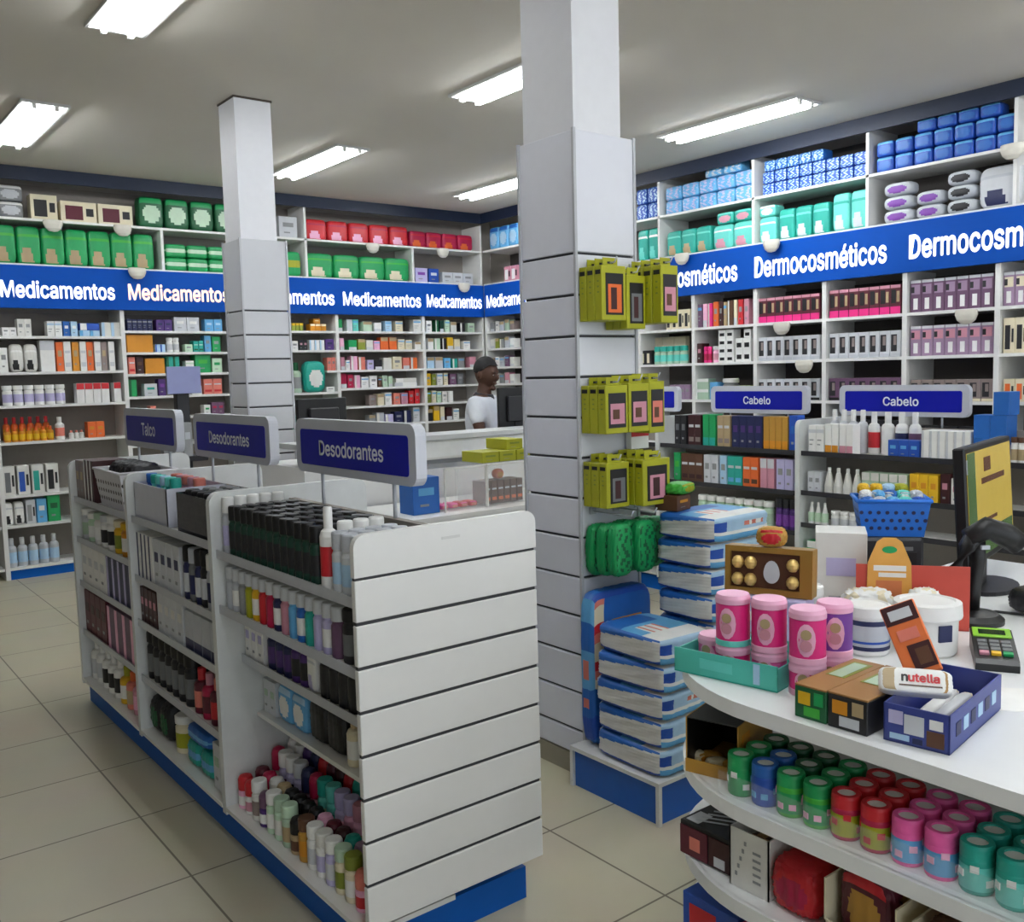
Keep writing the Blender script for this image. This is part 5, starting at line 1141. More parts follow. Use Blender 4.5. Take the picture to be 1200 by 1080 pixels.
for i in range(4):
    pack(.03, .05, .026, 'gold' if i % 2 else 'cream', 'amber', 'oval', 'gold', 'wrapped_sweet', .06, .7, i).put((1.603 + .018 * (i % 2), 1.385 - .03 * i, .7045), .4 * i, ('gold' if i % 2 else 'cream') + ' wrapped sweet, ' + ('leftmost', 'second from left', 'third from left', 'rightmost')[i] + ' in the open gold box', 'sweet', 'wrapped sweets in the gold box')

# second shelf down
def spring_box():
    b = MB().box(-.08, .08, -.11, .11, 0, .08, 'black', .002)
    for k in range(9):
        M = Matrix.Translation((-.05 + .0, -.09 + .021 * k, .0805)) @ Matrix.Rotation(.5, 4, 'Z'); b.box(0, .075, -.003, .003, 0, .0008, 'silver', M=M)
    b.box(-.07, -.035, -.1, -.05, .08, .0812, 'pale')
    p = MB().box(-.078, .0, -.1125, -.109, .004, .07, 'burgundy'); p.box(.005, .078, -.1125, -.109, .004, .07, 'maroon'); p.box(-.05, -.02, -.1135, -.11, .02, .05, 'salmon'); p.box(.02, .05, -.1135, -.11, .008, .03, 'pale')
    return Spec('chocolate_box', [('box', b, None), ('front_print', p, 'dark red front print')])
spring_box().put((1.67, 1.318, .4955), -PI / 2, 'black box with white spring pattern on the second counter shelf', 'box')
t = empty('white_carton', (1.64, 1.19, .4955), -PI / 2)
w, d, h = .1, .2, .13; g = MB()
for a in ((-w / 2, w / 2, -d / 2, -d / 2 + .003), (-w / 2, w / 2, d / 2 - .003, d / 2), (-w / 2, -w / 2 + .003, -d / 2, d / 2), (w / 2 - .003, w / 2, -d / 2, d / 2)): g.box(*a, 0, h, 'offwhite')
for k in range(5): g.box(-w * .36 + .006 * k, -w * .3 + .006 * k, -d / 2 - .0008, -d / 2, h * (.2 + .14 * k), h * (.27 + .14 * k), 'grey'); g.box(w * .1, w * .3, -d / 2 - .0008, -d / 2, h * (.2 + .12 * k), h * (.24 + .12 * k), 'grey')
obj('box', g, t); obj('contents', MB().soft(.088, .18, .1, lambda f, u, v: mm('brown') if (int(u * 4) + int(v * 5)) % 2 else mm('kraft'), 8, .4, .04, 3), t)
tag(t, 'tall open white carton with brown sweets on the second counter shelf', 'carton')
def snack(c, p, seed, w=.1, d=.07, h=.14): return pack(w, d, h, c, p, 'oval', 'red', 'snack_bag', .07, .55, seed, 14)
snack('red', 'crimson', 3, .11, .1, .11).put((1.58, 1.08, .4955), -PI / 2, 'shiny red snack bag beside the white carton', 'bag')
snack('burgundy', 'red', 13, .1, .06, .12).put((1.72, 1.075, .4955), -1.4, 'dark red snack bag behind the shiny red bag', 'bag')
@cached
def bag_tray(w, d, h):
    b = MB()
    for a in ((-w / 2, w / 2, d / 2 - .004, d / 2), (-w / 2, -w / 2 + .004, -d / 2, d / 2), (w / 2 - .004, w / 2, -d / 2, d / 2)): b.box(*a, .004, h, 'cream')
    b.box(-w / 2, w / 2, -d / 2, d / 2, 0, .004, 'cream'); b.box(-w / 2, w / 2, -d / 2, -d / 2 + .004, .004, h * .3, 'cream')
    return Spec('cardboard_tray', [('tray', b, None)])
bag_tray(.15, .22, .12).put((1.635, .925, .4955), -PI / 2, 'cream cardboard tray with gold snack bags, left of two', 'tray')
bag_tray(.18, .22, .11).put((1.635, .735, .4955), -PI / 2, 'cream cardboard tray with orange snack bags, right of two', 'tray')
for k in range(3): snack(('burgundy', 'gold', 'brown')[k], ('gold', 'red', 'amber')[k], 5 + k, .112, .05, .15).put((1.565 + .062 * k, .925, .5005), -PI / 2 + .1 * (k - 1), ('dark red and gold', 'gold', 'brown')[k] + ' snack bag, ' + ('front', 'middle', 'back')[k] + ' of the left cream tray', 'bag', 'snack bags in the left tray')
for k in range(3): snack(('brown', 'orange', 'brown')[k], ('orange', 'amber', 'gold')[k], 9 + k, .135, .05, .13).put((1.565 + .062 * k, .735, .5005), -PI / 2 + .08, ('brown orange', 'orange', 'dark brown')[k] + ' snack bag, ' + ('front', 'middle', 'back')[k] + ' of the right cream tray', 'bag', 'snack bags in the right tray')
snack('red', 'crimson', 15, .12, .08, .12).put((1.575, .57, .4955), -PI / 2, 'red snack bag right of the cream trays', 'bag')
carton(.16, .2, .1, 'deepblue', 'face', 'red', 'toy_box').put((1.68, 1.33, .2905), -PI / 2, 'blue box with red picture on the lowest counter shelf', 'box')
carton(.12, .2, .12, 'crimson', 'logo', 'cream', 'sweet_box').put((1.64, 1.16, .2905), -PI / 2, 'crimson box on the lowest counter shelf', 'box')

# pink sweet tubs on their teal tray
@cached
def tub(body, low):
    r, n = .037, 22; h = .068 if low == 2 else .112
    b = MB().lathe([(r * .96, 0), (r, .006), (r, h - .02)], n, body); b.disc(r * .96, 0, n, body, up=False)
    b.lathe([(r * 1.03, 0), (r * 1.03, .012), (r, .013)], n, 'palepink' if low else 'aqua')
    l = MB().lathe([(r * 1.03, h - .019), (r * 1.03, h - .008), (r * .95, h), (r * .3, h)], n, 'palepink'); l.disc(r * .3, h, n, 'palepink')
    o = MB()
    vs = []; fs = []
    for k in range(14):
        a = 2 * PI * k / 14; ang = .52 * math.cos(a) - .3; vs.append((r * 1.012 * math.sin(ang), -r * 1.012 * math.cos(ang), .46 * h + .31 * h * math.sin(a)))
    vs.append((r * 1.05 * math.sin(-.3), -r * 1.05 * math.cos(-.3), .46 * h))
    o.add(vs, [(k, (k + 1) % 14, 14) for k in range(14)], 'palepink', True)
    M = Matrix.Rotation(-.3, 4, 'Z') @ Matrix.Translation((0, -r * 1.02, .57 * h)) @ Matrix.Rotation(PI / 2, 4, 'X')
    o.disc(.011, .0022, 12, 'tan', M=M); M2 = Matrix.Rotation(-.3, 4, 'Z') @ Matrix.Translation((0, -r * 1.02, .36 * h)) @ Matrix.Rotation(PI / 2, 4, 'X'); o.disc(.012, .0022, 12, 'rose', M=M2)
    return Spec('sweet_tub', [('tub', b, None), ('lid', l, 'pale pink lid'), ('front_label', o, 'oval pale label')], 2 * r, 2 * r, h)
tp = [(1.632, 1.302), (1.652, 1.221), (1.652, 1.125), (1.738, 1.118)]
tn = ['left end of the row', 'second from left', 'nearest to the chocolate cartons', 'beside the blue and white jar']
for k, (x, y) in enumerate(tp):
    tub('hotpink' if k % 2 == 0 else 'pink', 2).put((x, y, .9205 if k > 1 else .9245), -.9, 'lower pink sweet tub with pale label, ' + tn[k], 'sweet tub', 'pink sweet tubs in the lower layer')
    tub(('hotpink', 'hotpink', 'hotpink', 'violet')[k], 0 if k == 0 else 1).put((x, y, (.989 if k > 1 else .993)), -.95 + .1 * k, ('upper violet' if k == 3 else 'upper pink') + ' sweet tub with pale label, ' + tn[k], 'sweet tub', 'pink sweet tubs in the upper layer')
tub('pink', 2).put((1.662, 1.378, .9245), -1.1, 'single pink sweet tub at the left end of the teal tray', 'sweet tub')
t = empty('sweet_tray', (1.675, 1.303, .9205), -1.40)
w, d = .25, .19; g = MB().box(-w / 2, w / 2, -d / 2, d / 2, 0, .003, 'teal')
for a, hh_ in (((-w / 2, w / 2, -d / 2, -d / 2 + .003), .055), ((-w / 2, w / 2, d / 2 - .003, d / 2), .055), ((-w / 2, -w / 2 + .003, -d / 2, d / 2), .05), ((w / 2 - .003, w / 2, -d / 2, d / 2), .05)): g.box(*a, .003, hh_, m('aqua card', .4, hexc='#4fbfae'))
obj('tray', g, t); g = MB(); g.box(-.06, .02, -d / 2 - .0012, -d / 2, .018, .04, 'aqua'); obj('print', g, t); obj('print', MB().box(.07, .085, -d / 2 - .0012, -d / 2, .008, .052, 'paleblue'), t)
tag(t, 'teal cardboard tray holding pink sweet tubs at the counter corner', 'tray')

# gold chocolate gift box on its white carton
carton(.19, .1, .118, 'lilac', 'logo', 'white', 'white_carton').put((1.905, 1.405, .9205), -1.21, 'white lilac carton under the gold chocolate gift box', 'carton')
t = empty('chocolate_gift_box', (1.905, 1.405, 1.039), -1.21, (-.06, 0, -1.21))
w, d, h = .215, .05, .118
g = MB(); GOLD = m('gold card', .35, .35, hexc='#a5803a')
g.box(-w / 2, w / 2, -d / 2 + .012, d / 2, 0, h, GOLD, .002); g.box(-w / 2, w / 2, -d / 2, -d / 2 + .012, 0, .016, GOLD); g.box(-w / 2, w / 2, -d / 2, -d / 2 + .012, h - .014, h, GOLD)
g.box(-w / 2, -w / 2 + .014, -d / 2, -d / 2 + .012, .016, h - .014, GOLD); g.box(w / 2 - .03, w / 2, -d / 2, -d / 2 + .012, .016, h - .014, GOLD)
obj('box', g, t)
obj('insert', MB().box(-w / 2 + .014, w / 2 - .03, -d / 2 + .009, -d / 2 + .0125, .016, h - .014, 'brown'), t, label='brown insert')
for i in range(5):
    for j in range(2):
        if i in (2, 3) and not (i == 3): continue
        xx = (-.075, -.043, 0, .032, .06)[i]
        if i == 3: continue
        c = MB().lathe([(.0, -.016), (.008, -.0145), (.0145, -.006), (.0155, .002), (.012, .01), (.006, .015), (0, .016)], 12, m('gold foil', .35, .4, hexc='#dcbb72'))
        obj('chocolate', c, t, (xx, -d / 2 + .002, .036 + .042 * j))
dl = MB(); pts = []
for k in range(24):
    a = 2 * PI * k / 24; rr = .024 * (1 + .32 * max(0, math.sin(a)) ** 3); pts.append((.82 * rr * math.cos(a), rr * math.sin(a)))
dl.prism(pts, 0, .0015, 'pale', M=Matrix.Translation((.012, -d / 2 - .008, .056)) @ UPRIGHT); obj('drop_label', dl, t, label='pale pear shaped label')
tag(t, 'gold gift box of round chocolates standing on edge behind the pink tubs', 'gift box')
pack(.07, .045, .05, 'gold', 'red', 'oval', 'red', 'foil_bag', .08, .7, 8, 14).put((1.905, 1.40, 1.1585), -1.0, 'crumpled red and gold foil bag on the chocolate gift box', 'bag')

# jars and buckets
@cached
def jar(r, h, body, lab, lid, lidh=.2, flare=1.04):
    n = 24; b = MB().lathe([(r * .9, 0), (r * .97, .006), (r, h * (1 - lidh))], n, body); b.disc(r * .9, 0, n, body, up=False)
    c = MB().lathe([(r * flare, h * (1 - lidh) - .004), (r * flare * 1.03, h * (1 - lidh)), (r * flare, h * .97), (r * .9, h), (r * .86, h - .004)], n, lid); c.disc(r * .86, h - .004, n, lid)
    parts = [('body', b, None), ('lid', c, None)]
    if lab:
        l = MB().lathe([(r * .985, h * .12), (r * 1.012, h * (.74 - lidh * .1))], n, lab)
        l.lathe([(r * 1.0, h * .12), (r * 1.01, h * .2)], n, 'navy'); l.lathe([(r * 1.016, h * .62), (r * 1.02, h * .72)], n, 'navy'); l.lathe([(r * 1.005, h * .26), (r * 1.01, h * .31)], n, 'deepblue')
        parts.append(('label', l, None))
    return Spec('jar', parts)
jar(.05, .118, 'white', 'silver', 'white').put((1.995, 1.195, .9205), 0, 'white jar with silver and navy label beside the pink tubs', 'jar')
t = jar(.068, .125, 'white', None, 'white', .28, 1.1).put((2.10, 1.105, .9205), 0, 'white bucket with wide white lid and navy patches', 'bucket')
g = MB()
for a in (-.72, .6):
    M = Matrix.Rotation(a - 1.085, 4, 'Z'); g.box(-.016, .016, -.0705, -.062, .04, .078, 'navy', M=M)
obj('patch', g, t, label='navy printed patches')
jar(.036, .125, 'pale', None, 'white', .2).put((2.035, 1.385, .9205), 0, 'pale jar with white lid behind the gold chocolate gift box', 'jar')
def f_mal(face, u, v): return mm('white') if (int(u * 5) + int(v * 4)) % 3 else mm('cream')
Spec('sweet_bag', [('bag', MB().soft(.13, .075, .118, f_mal, 16, .6, .09, 5), None)]).put((2.125, 1.275, .9205), -.62, 'bag of white sweets between the jar and the red display card', 'bag')
Spec('sweet_bag', [('bag', MB().soft(.08, .06, .12, f_mal, 16, .6, .09, 9), None)]).put((2.215, 1.175, .9205), -.62, 'smaller bag of white sweets behind the white bucket', 'bag')

# red display card with yellow header
t = empty('display_card', (2.25, 1.225, .9205), -.95)
REDC = m('red card', .5, hexc='#c24a3c')
g = MB().box(-.135, .135, 0, .004, 0, .165, REDC); g.box(-.135, .135, 0, .02, 0, .004, REDC)
obj('card', g, t)
YC = m('yellow card', .5, hexc='#e0a44c')
g = MB().prism([(-.055, 0), (.055, 0), (.052, .1), (.03, .155), (.015, .166), (-.015, .166), (-.03, .155), (-.052, .1)], 0, .003, YC, M=Matrix.Translation((-.055, -.001, .07)) @ UPRIGHT)
h_ = obj('header', g, t, label='yellow header with green emblem')
g = MB(); g.prism([(.018 * math.cos(2 * PI * k / 20), .009 * math.sin(2 * PI * k / 20)) for k in range(20)], 0, .001, 'green', M=Matrix.Translation((-.055, -.0042, .205)) @ UPRIGHT)
g.box(-.093, -.015, -.0052, -.004, .150, .164, 'white'); g.box(-.081, -.015, -.0052, -.004, .134, .145, 'white'); g.box(-.087, -.025, -.0046, -.004, .08, .125, m('orange card', .5, hexc='#cf7a4a'))
obj('print', g, h_)
tag(t, 'red display card with rounded yellow header standing behind the white bucket', 'display card')

# blue basket of foil sweets on a black printer
t = empty('receipt_printer', (2.455, 1.415, .9205), -.8)
obj('body', MB().box(-.08, .08, -.08, .08, 0, .2, 'dark', .008), t); obj('cover', MB().box(-.06, .06, -.082, -.078, .05, .16, 'black'), t); obj('paper_slot', MB().box(-.05, .05, -.083, -.08, .165, .175, 'midgrey'), t)
tag(t, 'black receipt printer under the blue basket', 'printer')
mesh_basket(.19, .14, .1, m('bright blue plastic', .35, hexc='#1f6fd0'), 'navy').put((2.455, 1.405, 1.122), -.9, 'bright blue basket with punched holes full of foil sweets', 'basket')
fc = ['blue', 'silver', 'skyblue', 'aqua', 'deepblue', 'white', 'skyblue', 'blue', 'aqua', 'silver', 'yellow', 'yellow', 'paleblue', 'lime']
for i, c in enumerate(fc):
    a = i % 5; b_ = i // 5
    loc = Matrix.Translation((2.455, 1.405, 1.122)) @ Matrix.Rotation(-.9, 4, 'Z') @ Vector((-.066 + .033 * a, -.04 + .038 * b_, .075 + .014 * b_))
    pack(.038, .034, .034, c, 'white', 'oval', 'silver', 'foil_sweet', .12, .8, 60 + i).put(loc, .7 * i, f'{NICE.get(c, c)} foil sweet, {("left", "second", "middle", "fourth", "right")[a]} in the {("front", "middle", "back")[b_]} row of the blue basket', 'sweet', 'foil sweets in the blue basket')
carton(.13, .12, .235, 'offwhite', 'logo', 'lilac', 'white_box').put((2.25, 1.43, .9205), -.98, 'white upright box behind the gold chocolate gift box', 'box')

# scanner on its stand
t = empty('barcode_scanner', (2.43, 1.155, .9205), -.6)
g = MB().lathe([(.075, 0), (.075, .012), (.06, .024), (.02, .032)], 24, 'black'); g.disc(.02, .032, 24, 'black'); g.disc(.075, 0, 24, 'black', up=False); obj('base', g, t)
g = MB().tube([(0, .01, .025), (.006, .012, .09), (.012, .005, .16), (.0, -.005, .215)], [.02, .019, .02, .024], 'black', 12); obj('stand', g, t)
g = MB().tube([(-.075, .0, .075), (-.055, -.01, .14), (-.03, -.015, .2), (-.01, -.02, .235)], [.017, .02, .021, .022], 'black', 12)
g.tube([(-.03, -.018, .225), (.02, -.022, .25), (.065, -.028, .232), (.1, -.03, .208)], [.024, .03, .032, .03], 'black', 14)
obj('scanner', g, t); g = MB().tube([(.0995, -.03, .2083), (.103, -.0301, .206)], [.026, .026], 'midgrey', 14); obj('window', g, t, label='grey scanner window'); obj('badge', MB().box(-.01, .012, -.052, -.045, .2, .21, 'silver'), t)
g = MB().tube([(.04, .03, .012), (.1, .06, .006), (.15, .02, .006), (.16, -.05, .006)], .004, 'black', 6); obj('cable', g, t)
tag(t, 'black barcode scanner on a round stand beside the monitor', 'scanner')
SCR = m('olive screen', .25, emit=.28, hexc='#a08a3c')
computer_monitor((2.83, 1.30, .9205), .21, .54, .34, SCR, 'black computer monitor with olive yellow picture at the right picture edge', -.06,
                 [(.03, .18, .06, .95, m('dark green screen', .25, emit=.16, hexc='#3f5a30')), (.18, .95, .06, .26, m('dark green screen', .25, emit=.16, hexc='#3f5a30')), (.3, .8, .66, .71, m('brown screen mark', .25, emit=.1, hexc='#5a3420')), (.36, .5, .76, .88, m('brown screen mark', .25, emit=.1, hexc='#5a3420')), (.3, .6, .33, .36, m('brown screen mark', .25, emit=.1, hexc='#5a3420')), (.025, .05, .78, .9, 'pale')])
t = empty('keyboard', (2.93, 1.0, .9205), .1)
g = MB().box(-.19, .19, -.065, .065, 0, .016, 'dark', .004); obj('body', g, t); g = MB()
for j in range(5):
    for i in range(14): g.box(-.18 + .0255 * i, -.158 + .0255 * i, -.056 + .0225 * j, -.037 + .0225 * j, .015, .022, 'black')
obj('keys', g, t); tag(t, 'black keyboard in front of the monitor', 'keyboard')
pack(.14, .1, .07, 'dark', 'navy', 'oval', 'dark', 'cash_pouch', .03, .6, 4).put((2.645, 1.085, .9205), -.3, 'dark blue black pouch between the scanner and keyboard', 'pouch')

# card terminal
p0, p1 = W(1172, 788, 2, .935), W(1158, 740, 2, .945)
ang = math.atan2(p1.y - p0.y, p1.x - p0.x) - PI / 2
t = empty('card_terminal', (p0.x * .5 + p1.x * .5, p0.y * .5 + p1.y * .5, .9205), ang)
L_ = .19; w = .088
g = MB().prism([(-L_ / 2, 0), (L_ / 2, 0), (L_ / 2, .046), (.035, .04), (-L_ / 2 + .01, .024), (-L_ / 2, .016)], -w / 2, w / 2, m('terminal black', .35, hexc='#1a1c1e'), M=Matrix(((0, 0, 1, 0), (1, 0, 0, 0), (0, 1, 0, 0), (0, 0, 0, 1))))
obj('housing', g, t)
MT = Matrix.Translation((0, .066, .0445)) @ Matrix.Rotation(.11, 4, 'X')
g = MB().box(-w * .46, w * .46, -.028, .026, -.002, .002, m('lime terminal frame', .35, hexc='#8fcb3a'), .001, M=MT); obj('screen_frame', g, t, label='lime green screen frame')
obj('screen', MB().box(-w * .32, w * .32, -.016, .012, .001, .003, m('terminal screen', .2, hexc='#0f3018'), M=MT), t)
g = MB(); MK = Matrix.Translation((0, -.02, .0355)) @ Matrix.Rotation(.125, 4, 'X')
for j in range(4):
    for i in range(3): g.box(-.034 + .024 * i, -.014 + .024 * i, -.045 + .0215 * j, -.03 + .0215 * j, -.004, .003, ('rose', 'yellow', 'green')[i] if j == 0 else 'midgrey', .001, M=MK)
obj('keypad', g, t)
tag(t, 'black card payment terminal with lime green screen frame', 'card terminal')

# chocolate cartons and bars at the counter front
@cached
def choc_carton(w, d, h, front, acc):
    b = MB().box(-w / 2, w / 2, -d / 2, d / 2, 0, h, front, .0015)
    for x0, x1, z0, z1, c in ((.12, .5, .45, .85, acc[0]), (.3, .8, .1, .4, acc[1]), (.62, .9, .5, .9, acc[2])): b.box(-w / 2 + x0 * w, -w / 2 + x1 * w, -d / 2 - .001, -d / 2, z0 * h, z1 * h, c)
    l = MB().box(-w / 2, w / 2, -d / 2, d / 2, h, h + .004, m('brown card', .5, hexc='#9a7040'), .001); l.box(-w * .3, w * .3, -d * .1, d * .4, h + .004, h + .0048, 'olive'); l.box(-w * .22, w * .2, -.02, d * .36, h + .0046, h + .0054, 'sage')
    return Spec('chocolate_carton', [('box', b, None), ('lid', l, 'brown card lid')])
choc_carton(.068, .22, .062, 'darkgreen', ('yellow', 'leaf', 'green')).put((1.632, 1.035, .9205), -1.53, 'dark green chocolate carton with brown lid at the counter front', 'carton')
choc_carton(.08, .22, .064, 'dark', ('amber', 'pale', 'tan')).put((1.634, .957, .9205), -1.53, 'black chocolate carton with brown lid beside the dark green one', 'carton')
t = empty('bar_display_box', (1.69, .853, .9205), -1.42)
w, d, h = .115, .29, .07; g = MB(); BB = m('blue print card', .4, hexc='#36438c')
for a in ((-w / 2, w / 2, -d / 2, -d / 2 + .003), (-w / 2, w / 2, d / 2 - .003, d / 2), (-w / 2, -w / 2 + .003, -d / 2, d / 2), (w / 2 - .003, w / 2, -d / 2, d / 2)): g.box(*a, 0, h, BB)
g.box(-w / 2, w / 2, -d / 2, d / 2, 0, .003, BB)
obj('box', g, t); g = MB()
for x0, x1, z0, z1, c in ((.08, .3, .5, .85, 'lilac'), (.32, .62, .3, .8, 'pale'), (.66, .92, .1, .5, 'brown'), (.7, .9, .55, .8, 'white'), (.1, .4, .1, .25, 'paleblue'), (.45, .6, .08, .22, 'navy')): g.box(-w / 2 + x0 * w, -w / 2 + x1 * w, -d / 2 - .001, -d / 2, z0 * h, z1 * h, c)
obj('print', g, t); g = MB()
for k in range(6): g.box(w / 2, w / 2 + .001, -d / 2 + .03 + .04 * k, -d / 2 + .055 + .04 * k, h * .35, h * .7, 'paleblue' if k % 2 else 'navy')
obj('print', g, t); tag(t, 'blue printed display box holding chocolate bars at the counter front', 'display box')
for k in range(3):
    pack(.026, .2, .03, ('white', 'pale', 'brown')[k], 'brown', 'oval', 'cream', 'chocolate_bar', .02, .5, k).put((1.715, .879 - .028 * k, .9245), -1.42 + PI, ('white', 'pale', 'brown')[k] + ' wrapped chocolate bar inside the blue display box, ' + ('left', 'middle', 'right')[k], 'chocolate bar', 'bars in the blue display box')
# biscuit pack with lettering
t = empty('biscuit_pack', (1.60, .862, .9945), 0, (-.75, .0, -1.02))
g = MB().soft(.125, .026, .05, lambda f, u, v: mm('tan') if (f == 'front' and u < .22) else mm('kraft') if f == 'front' and u > .94 else mm('white'), 14, .35, .012, 3); obj('wrapper', g, t)
a = text_mesh('n', 'black', height=.0125, bold=.03); b_ = text_mesh('utella', 'red', width=.052, bold=.03)
obj('lettering', a, t, (-.0182, -.0142, .027), label='black letter'); obj('lettering', b_, t, (.0145, -.0142, .0285), label='red letters')
obj('print', MB().box(-.028, .045, -.0142, -.012, .012, .0145, 'brown'), t)
tag(t, 'white biscuit pack reading nutella lying on the blue display box', 'biscuit pack')
t = empty('chocolate_box', (1.73, .912, .993), 0, (-.42, -.42, -1.05))
g = MB().box(-.034, .034, -.009, .009, 0, .145, m('orange card box', .4, hexc='#d8703a'), .002); obj('box', g, t)
g = MB().box(-.032, .032, -.0102, -.008, .105, .143, 'maroon'); g.box(-.022, .022, -.0112, -.009, .113, .133, 'pale'); obj('print', g, t); g = MB().box(-.012, .032, -.0102, -.008, .01, .06, 'maroon'); g.box(.0, .026, -.0112, -.009, .018, .05, 'brown'); obj('print', g, t); obj('print', MB().box(-.02, .02, -.0102, -.008, .07, .092, 'salmon'), t); tag(t, 'upright orange chocolate box leaning out of the blue display box', 'box')
p = W(1178, 838, 2, .92)
tag(obj('paper_sheet', MB().box(-.1, .1, -.07, .07, 0, .0012, m('paper', .7, hexc='#f2f2ee')), None, (p.x + .12, p.y, .9202), -.9), 'white paper sheet lying on the counter near the card terminal', 'paper')

# ------------------------------------------------------------------ the pharmacist
def skin_mesh(chains, root):
    """chains: lists of (point, radius). Points at the same place are joined; grows one skin surface."""
    pts = []; rad = []; edges = []
    def idx(p, r):
        for i, q in enumerate(pts):
            if (Vector(q) - Vector(p)).length < 1e-4: return i
        pts.append(tuple(p)); rad.append(r); return len(pts) - 1
    for ch in chains:
        k = [idx(p, r) for p, r in ch]
        for a, b in zip(k[:-1], k[1:]): edges.append((a, b))
    me = bpy.data.meshes.new('figure'); me.from_pydata(pts, edges, [])
    o = link(bpy.data.objects.new('figure', me)); md = o.modifiers.new('skin', 'SKIN'); md.use_smooth_shade = True
    if not me.skin_vertices: me.attributes.new('skin', 'FLOAT', 'POINT') if False else None
    for i, sv in enumerate(me.skin_vertices[0].data):
        r = rad[i]; sv.radius = (r, r) if not isinstance(r, tuple) else r; sv.use_root = (i == idx(root, 0))
    sd = o.modifiers.new('sub', 'SUBSURF'); sd.levels = 2; sd.render_levels = 2
    bpy.context.view_layer.update()
    ev = o.evaluated_get(bpy.context.evaluated_depsgraph_get()); out = bpy.data.meshes.new_from_object(ev)
    vs = [tuple(v.co) for v in out.vertices]; fs = [list(p.vertices) for p in out.polygons]
    bpy.data.objects.remove(o); bpy.data.meshes.remove(me); bpy.data.meshes.remove(out)
    return vs, fs
def fused(name, parts, mat, voxel):
    """Unites overlapping closed shells into one continuous surface."""
    b = MB()
    for vs, fs in parts: b.add(vs, fs, mat, True)
    o = link(bpy.data.objects.new('fuse', b.mesh('fuse'))); md = o.modifiers.new('remesh', 'REMESH'); md.mode = 'VOXEL'; md.voxel_size = voxel; md.use_smooth_shade = True
    sm = o.modifiers.new('smooth', 'SMOOTH'); sm.factor = .5; sm.iterations = 3
    bpy.context.view_layer.update()
    ev = o.evaluated_get(bpy.context.evaluated_depsgraph_get()); me = bpy.data.meshes.new_from_object(ev); me.name = name
    bpy.data.objects.remove(o)
    me.materials.clear(); me.materials.append(mm(mat))
    for p in me.polygons: p.use_smooth = True
    return me
def ellipsoid(c, r, n=16, k=10, f=None, M=None):
    vs = []; fs = []
    for j in range(k + 1):
        th = PI * j / k
        for i in range(n):
            a = 2 * PI * i / n; p = Vector((math.sin(th) * math.cos(a), math.sin(th) * math.sin(a), math.cos(th)))
            q = Vector((p.x * r[0], p.y * r[1], p.z * r[2]))
            if f: q = f(p, q)
            q = q + Vector(c)
            vs.append(tuple(M @ q) if M is not None else tuple(q))
    for j in range(k):
        for i in range(n): fs.append((j * n + i, (j + 1) * n + i, (j + 1) * n + (i + 1) % n, j * n + (i + 1) % n))
    return vs, fs
person = empty('person', (4.19, 5.665, 0), .62)
HM = Matrix.Translation((0, -.03, 1.60)) @ Matrix.Rotation(-.3, 4, 'Z') @ Matrix.Rotation(.2, 4, 'X')      # the head looks down and to its left
def headshape(p, q):
    if p.z < -.1: q.x *= 1 + .35 * (p.z + .1); q.y = q.y * (1 + .2 * (p.z + .1)) - .012 * max(0, -p.z)
    return q
head = ellipsoid((0, 0, 0), (.074, .095, .117), 24, 16, headshape, HM)
nose = ellipsoid((0, -.1, -.012), (.016, .02, .026), 10, 8, None, HM)
brow = ellipsoid((0, -.08, .026), (.046, .013, .014), 12, 6, None, HM)
chin = ellipsoid((0, -.078, -.095), (.026, .022, .02), 10, 6, None, HM)
lips = ellipsoid((0, -.092, -.057), (.024, .012, .011), 12, 6, None, HM)
ears = [ellipsoid((s * .076, .008, -.008), (.01, .02, .032), 10, 8, None, HM) for s in (-1, 1)]
pel, ch, nk = (0, 0, .94), (0, 0, 1.3), (0, -.005, 1.44)
bodych = [[(pel, (.15, .11)), ((0, 0, 1.1), (.135, .1)), (ch, (.15, .11)), (nk, .062), ((0, -.02, 1.53), .052), ((0, -.025, 1.58), .05)]]
fingers = []
for s in (-1, 1):
    elb = (s * .225, -.06, 1.13) if s < 0 else (s * .23, -.05, 1.13); wr = (s * .13, -.30, 1.155)
    bodych.append([(ch, (.15, .11)), ((s * .165, 0, 1.385), .062), ((s * .2, -.02, 1.26), .052), (elb, .043), ((s * .19, -.17, 1.145), .04), (wr, .029), ((s * .115, -.345, 1.15), (.036, .02))])
    bodych.append([(pel, (.15, .11)), ((s * .09, 0, .84), .092), ((s * .1, -.01, .48), .062), ((s * .1, .01, .1), .042), ((s * .1, -.06, .045), .04), ((s * .1, -.15, .035), .032)])
    for k in range(4):
        l = (.075, .088, .082, .064)[k]; ox = s * (.115 + (k - 1.5) * .018)
        fingers.append(skin_mesh([[((ox, -.355, 1.152), .0105), ((ox - s * .003, -.355 - l * .5, 1.156), .0095), ((ox - s * .006, -.355 - l, 1.128), .0075)]], (ox, -.355, 1.152)))
    fingers.append(skin_mesh([[((s * .09, -.325, 1.15), .012), ((s * .068, -.35, 1.146), .0105), ((s * .06, -.385, 1.134), .0085)]], (s * .09, -.325, 1.15)))
body = fused('body', [skin_mesh(bodych, pel), head, nose, brow, chin, lips] + ears + fingers, m('dark brown skin', .5, hexc='#4d2f20'), .0065)
obj('body', body, person)
sh = [[((0, 0, .9), (.175, .135)), ((0, 0, 1.1), (.165, .13)), ((0, 0, 1.3), (.175, .135)), ((0, -.003, 1.405), (.09, .085))]]
for s in (-1, 1): sh.append([((0, 0, 1.3), (.175, .135)), ((s * .168, 0, 1.385), .076), ((s * .2, -.02, 1.27), .062), ((s * .208, -.03, 1.22), .056)])
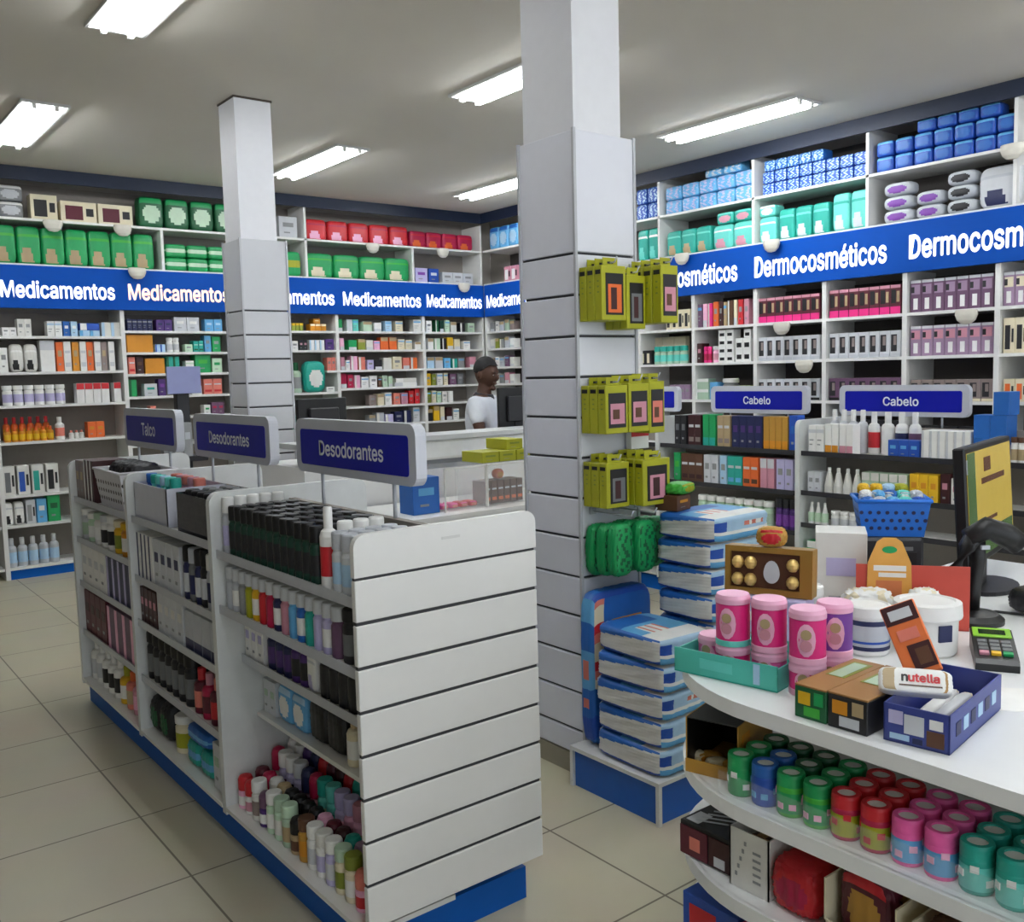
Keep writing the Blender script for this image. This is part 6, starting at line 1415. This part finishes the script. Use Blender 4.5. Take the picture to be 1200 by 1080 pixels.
obj('polo_shirt', fused('polo_shirt', [skin_mesh(sh, (0, 0, .9))], m('white polo cloth', .8, bump=.2, hexc='#dfe3ea'), .012), person, label='white short sleeved polo shirt')
g = MB()
g.lathe([(.088, -.015), (.072, .014), (.066, .016), (.078, -.015)], 20, m('dark collar', .7, hexc='#2a2b30'), M=Matrix.Translation((0, -.008, 1.44)) @ Matrix.Rotation(.18, 4, 'X'), sy=.95)
obj('collar', g, person, label='dark shirt collar')
tr_ = [[((0, 0, .95), (.16, .125)), ((0, 0, .88), (.16, .125))]]
for s in (-1, 1): tr_.append([((0, 0, .88), (.16, .125)), ((s * .092, 0, .8), .105), ((s * .1, -.008, .48), .078), ((s * .1, .01, .1), .062)])
obj('trousers', fused('trousers', [skin_mesh(tr_, (0, 0, .88))], m('dark trousers', .8, hexc='#23252e'), .014), person, label='dark trousers')
def hairf(p, q): return q
hair = ellipsoid((0, .012, .03), (.081, .097, .1), 24, 16, lambda p, q: Vector((q.x, q.y, max(q.z, -.03 + .075 * max(0, min(1, (-p.y + .1) / .8))))) * (1 + .012 * math.sin(40 * p.x) * math.sin(37 * p.y + 3)), HM)
hm = MB(); hm.add(hair[0], hair[1], m('short black hair', .8, bump=.4, hexc='#141214'), True)
obj('hair', hm, person, label='short black hair')
for s in (-1, 1):
    e_ = MB(); v_, f_ = ellipsoid((s * .03, -.0885, .006), (.0095, .006, .0045), 10, 8, None, HM); e_.add(v_, f_, m('eye white', .5, hexc='#9a918a'), True); v_, f_ = ellipsoid((s * .03, -.0945, .005), (.0055, .0035, .0055), 8, 6, None, HM); e_.add(v_, f_, 'black', True)
    obj('eye', e_, person)
    e_ = MB(); v_, f_ = ellipsoid((s * .03, -.096, .026), (.016, .004, .003), 8, 6, None, HM); e_.add(v_, f_, 'black', True); obj('eyebrow', e_, person)
for s in (-1, 1):
    e_ = MB().box(s * .1 - .045, s * .1 + .045, -.19, .06, 0, .075, 'black', .02); obj('shoe', e_, person)
tag(person, 'person in white polo shirt with dark collar standing behind the service counter, looking down', 'person')

dups = {k: v for k, v in USED.items() if len(v) > 1}
if dups: print('SAME LABELS', len(dups), list(dups.items())[:12])
print('OBJECTS', len([o for o in COL.objects if o.parent is None]), len(COL.objects))
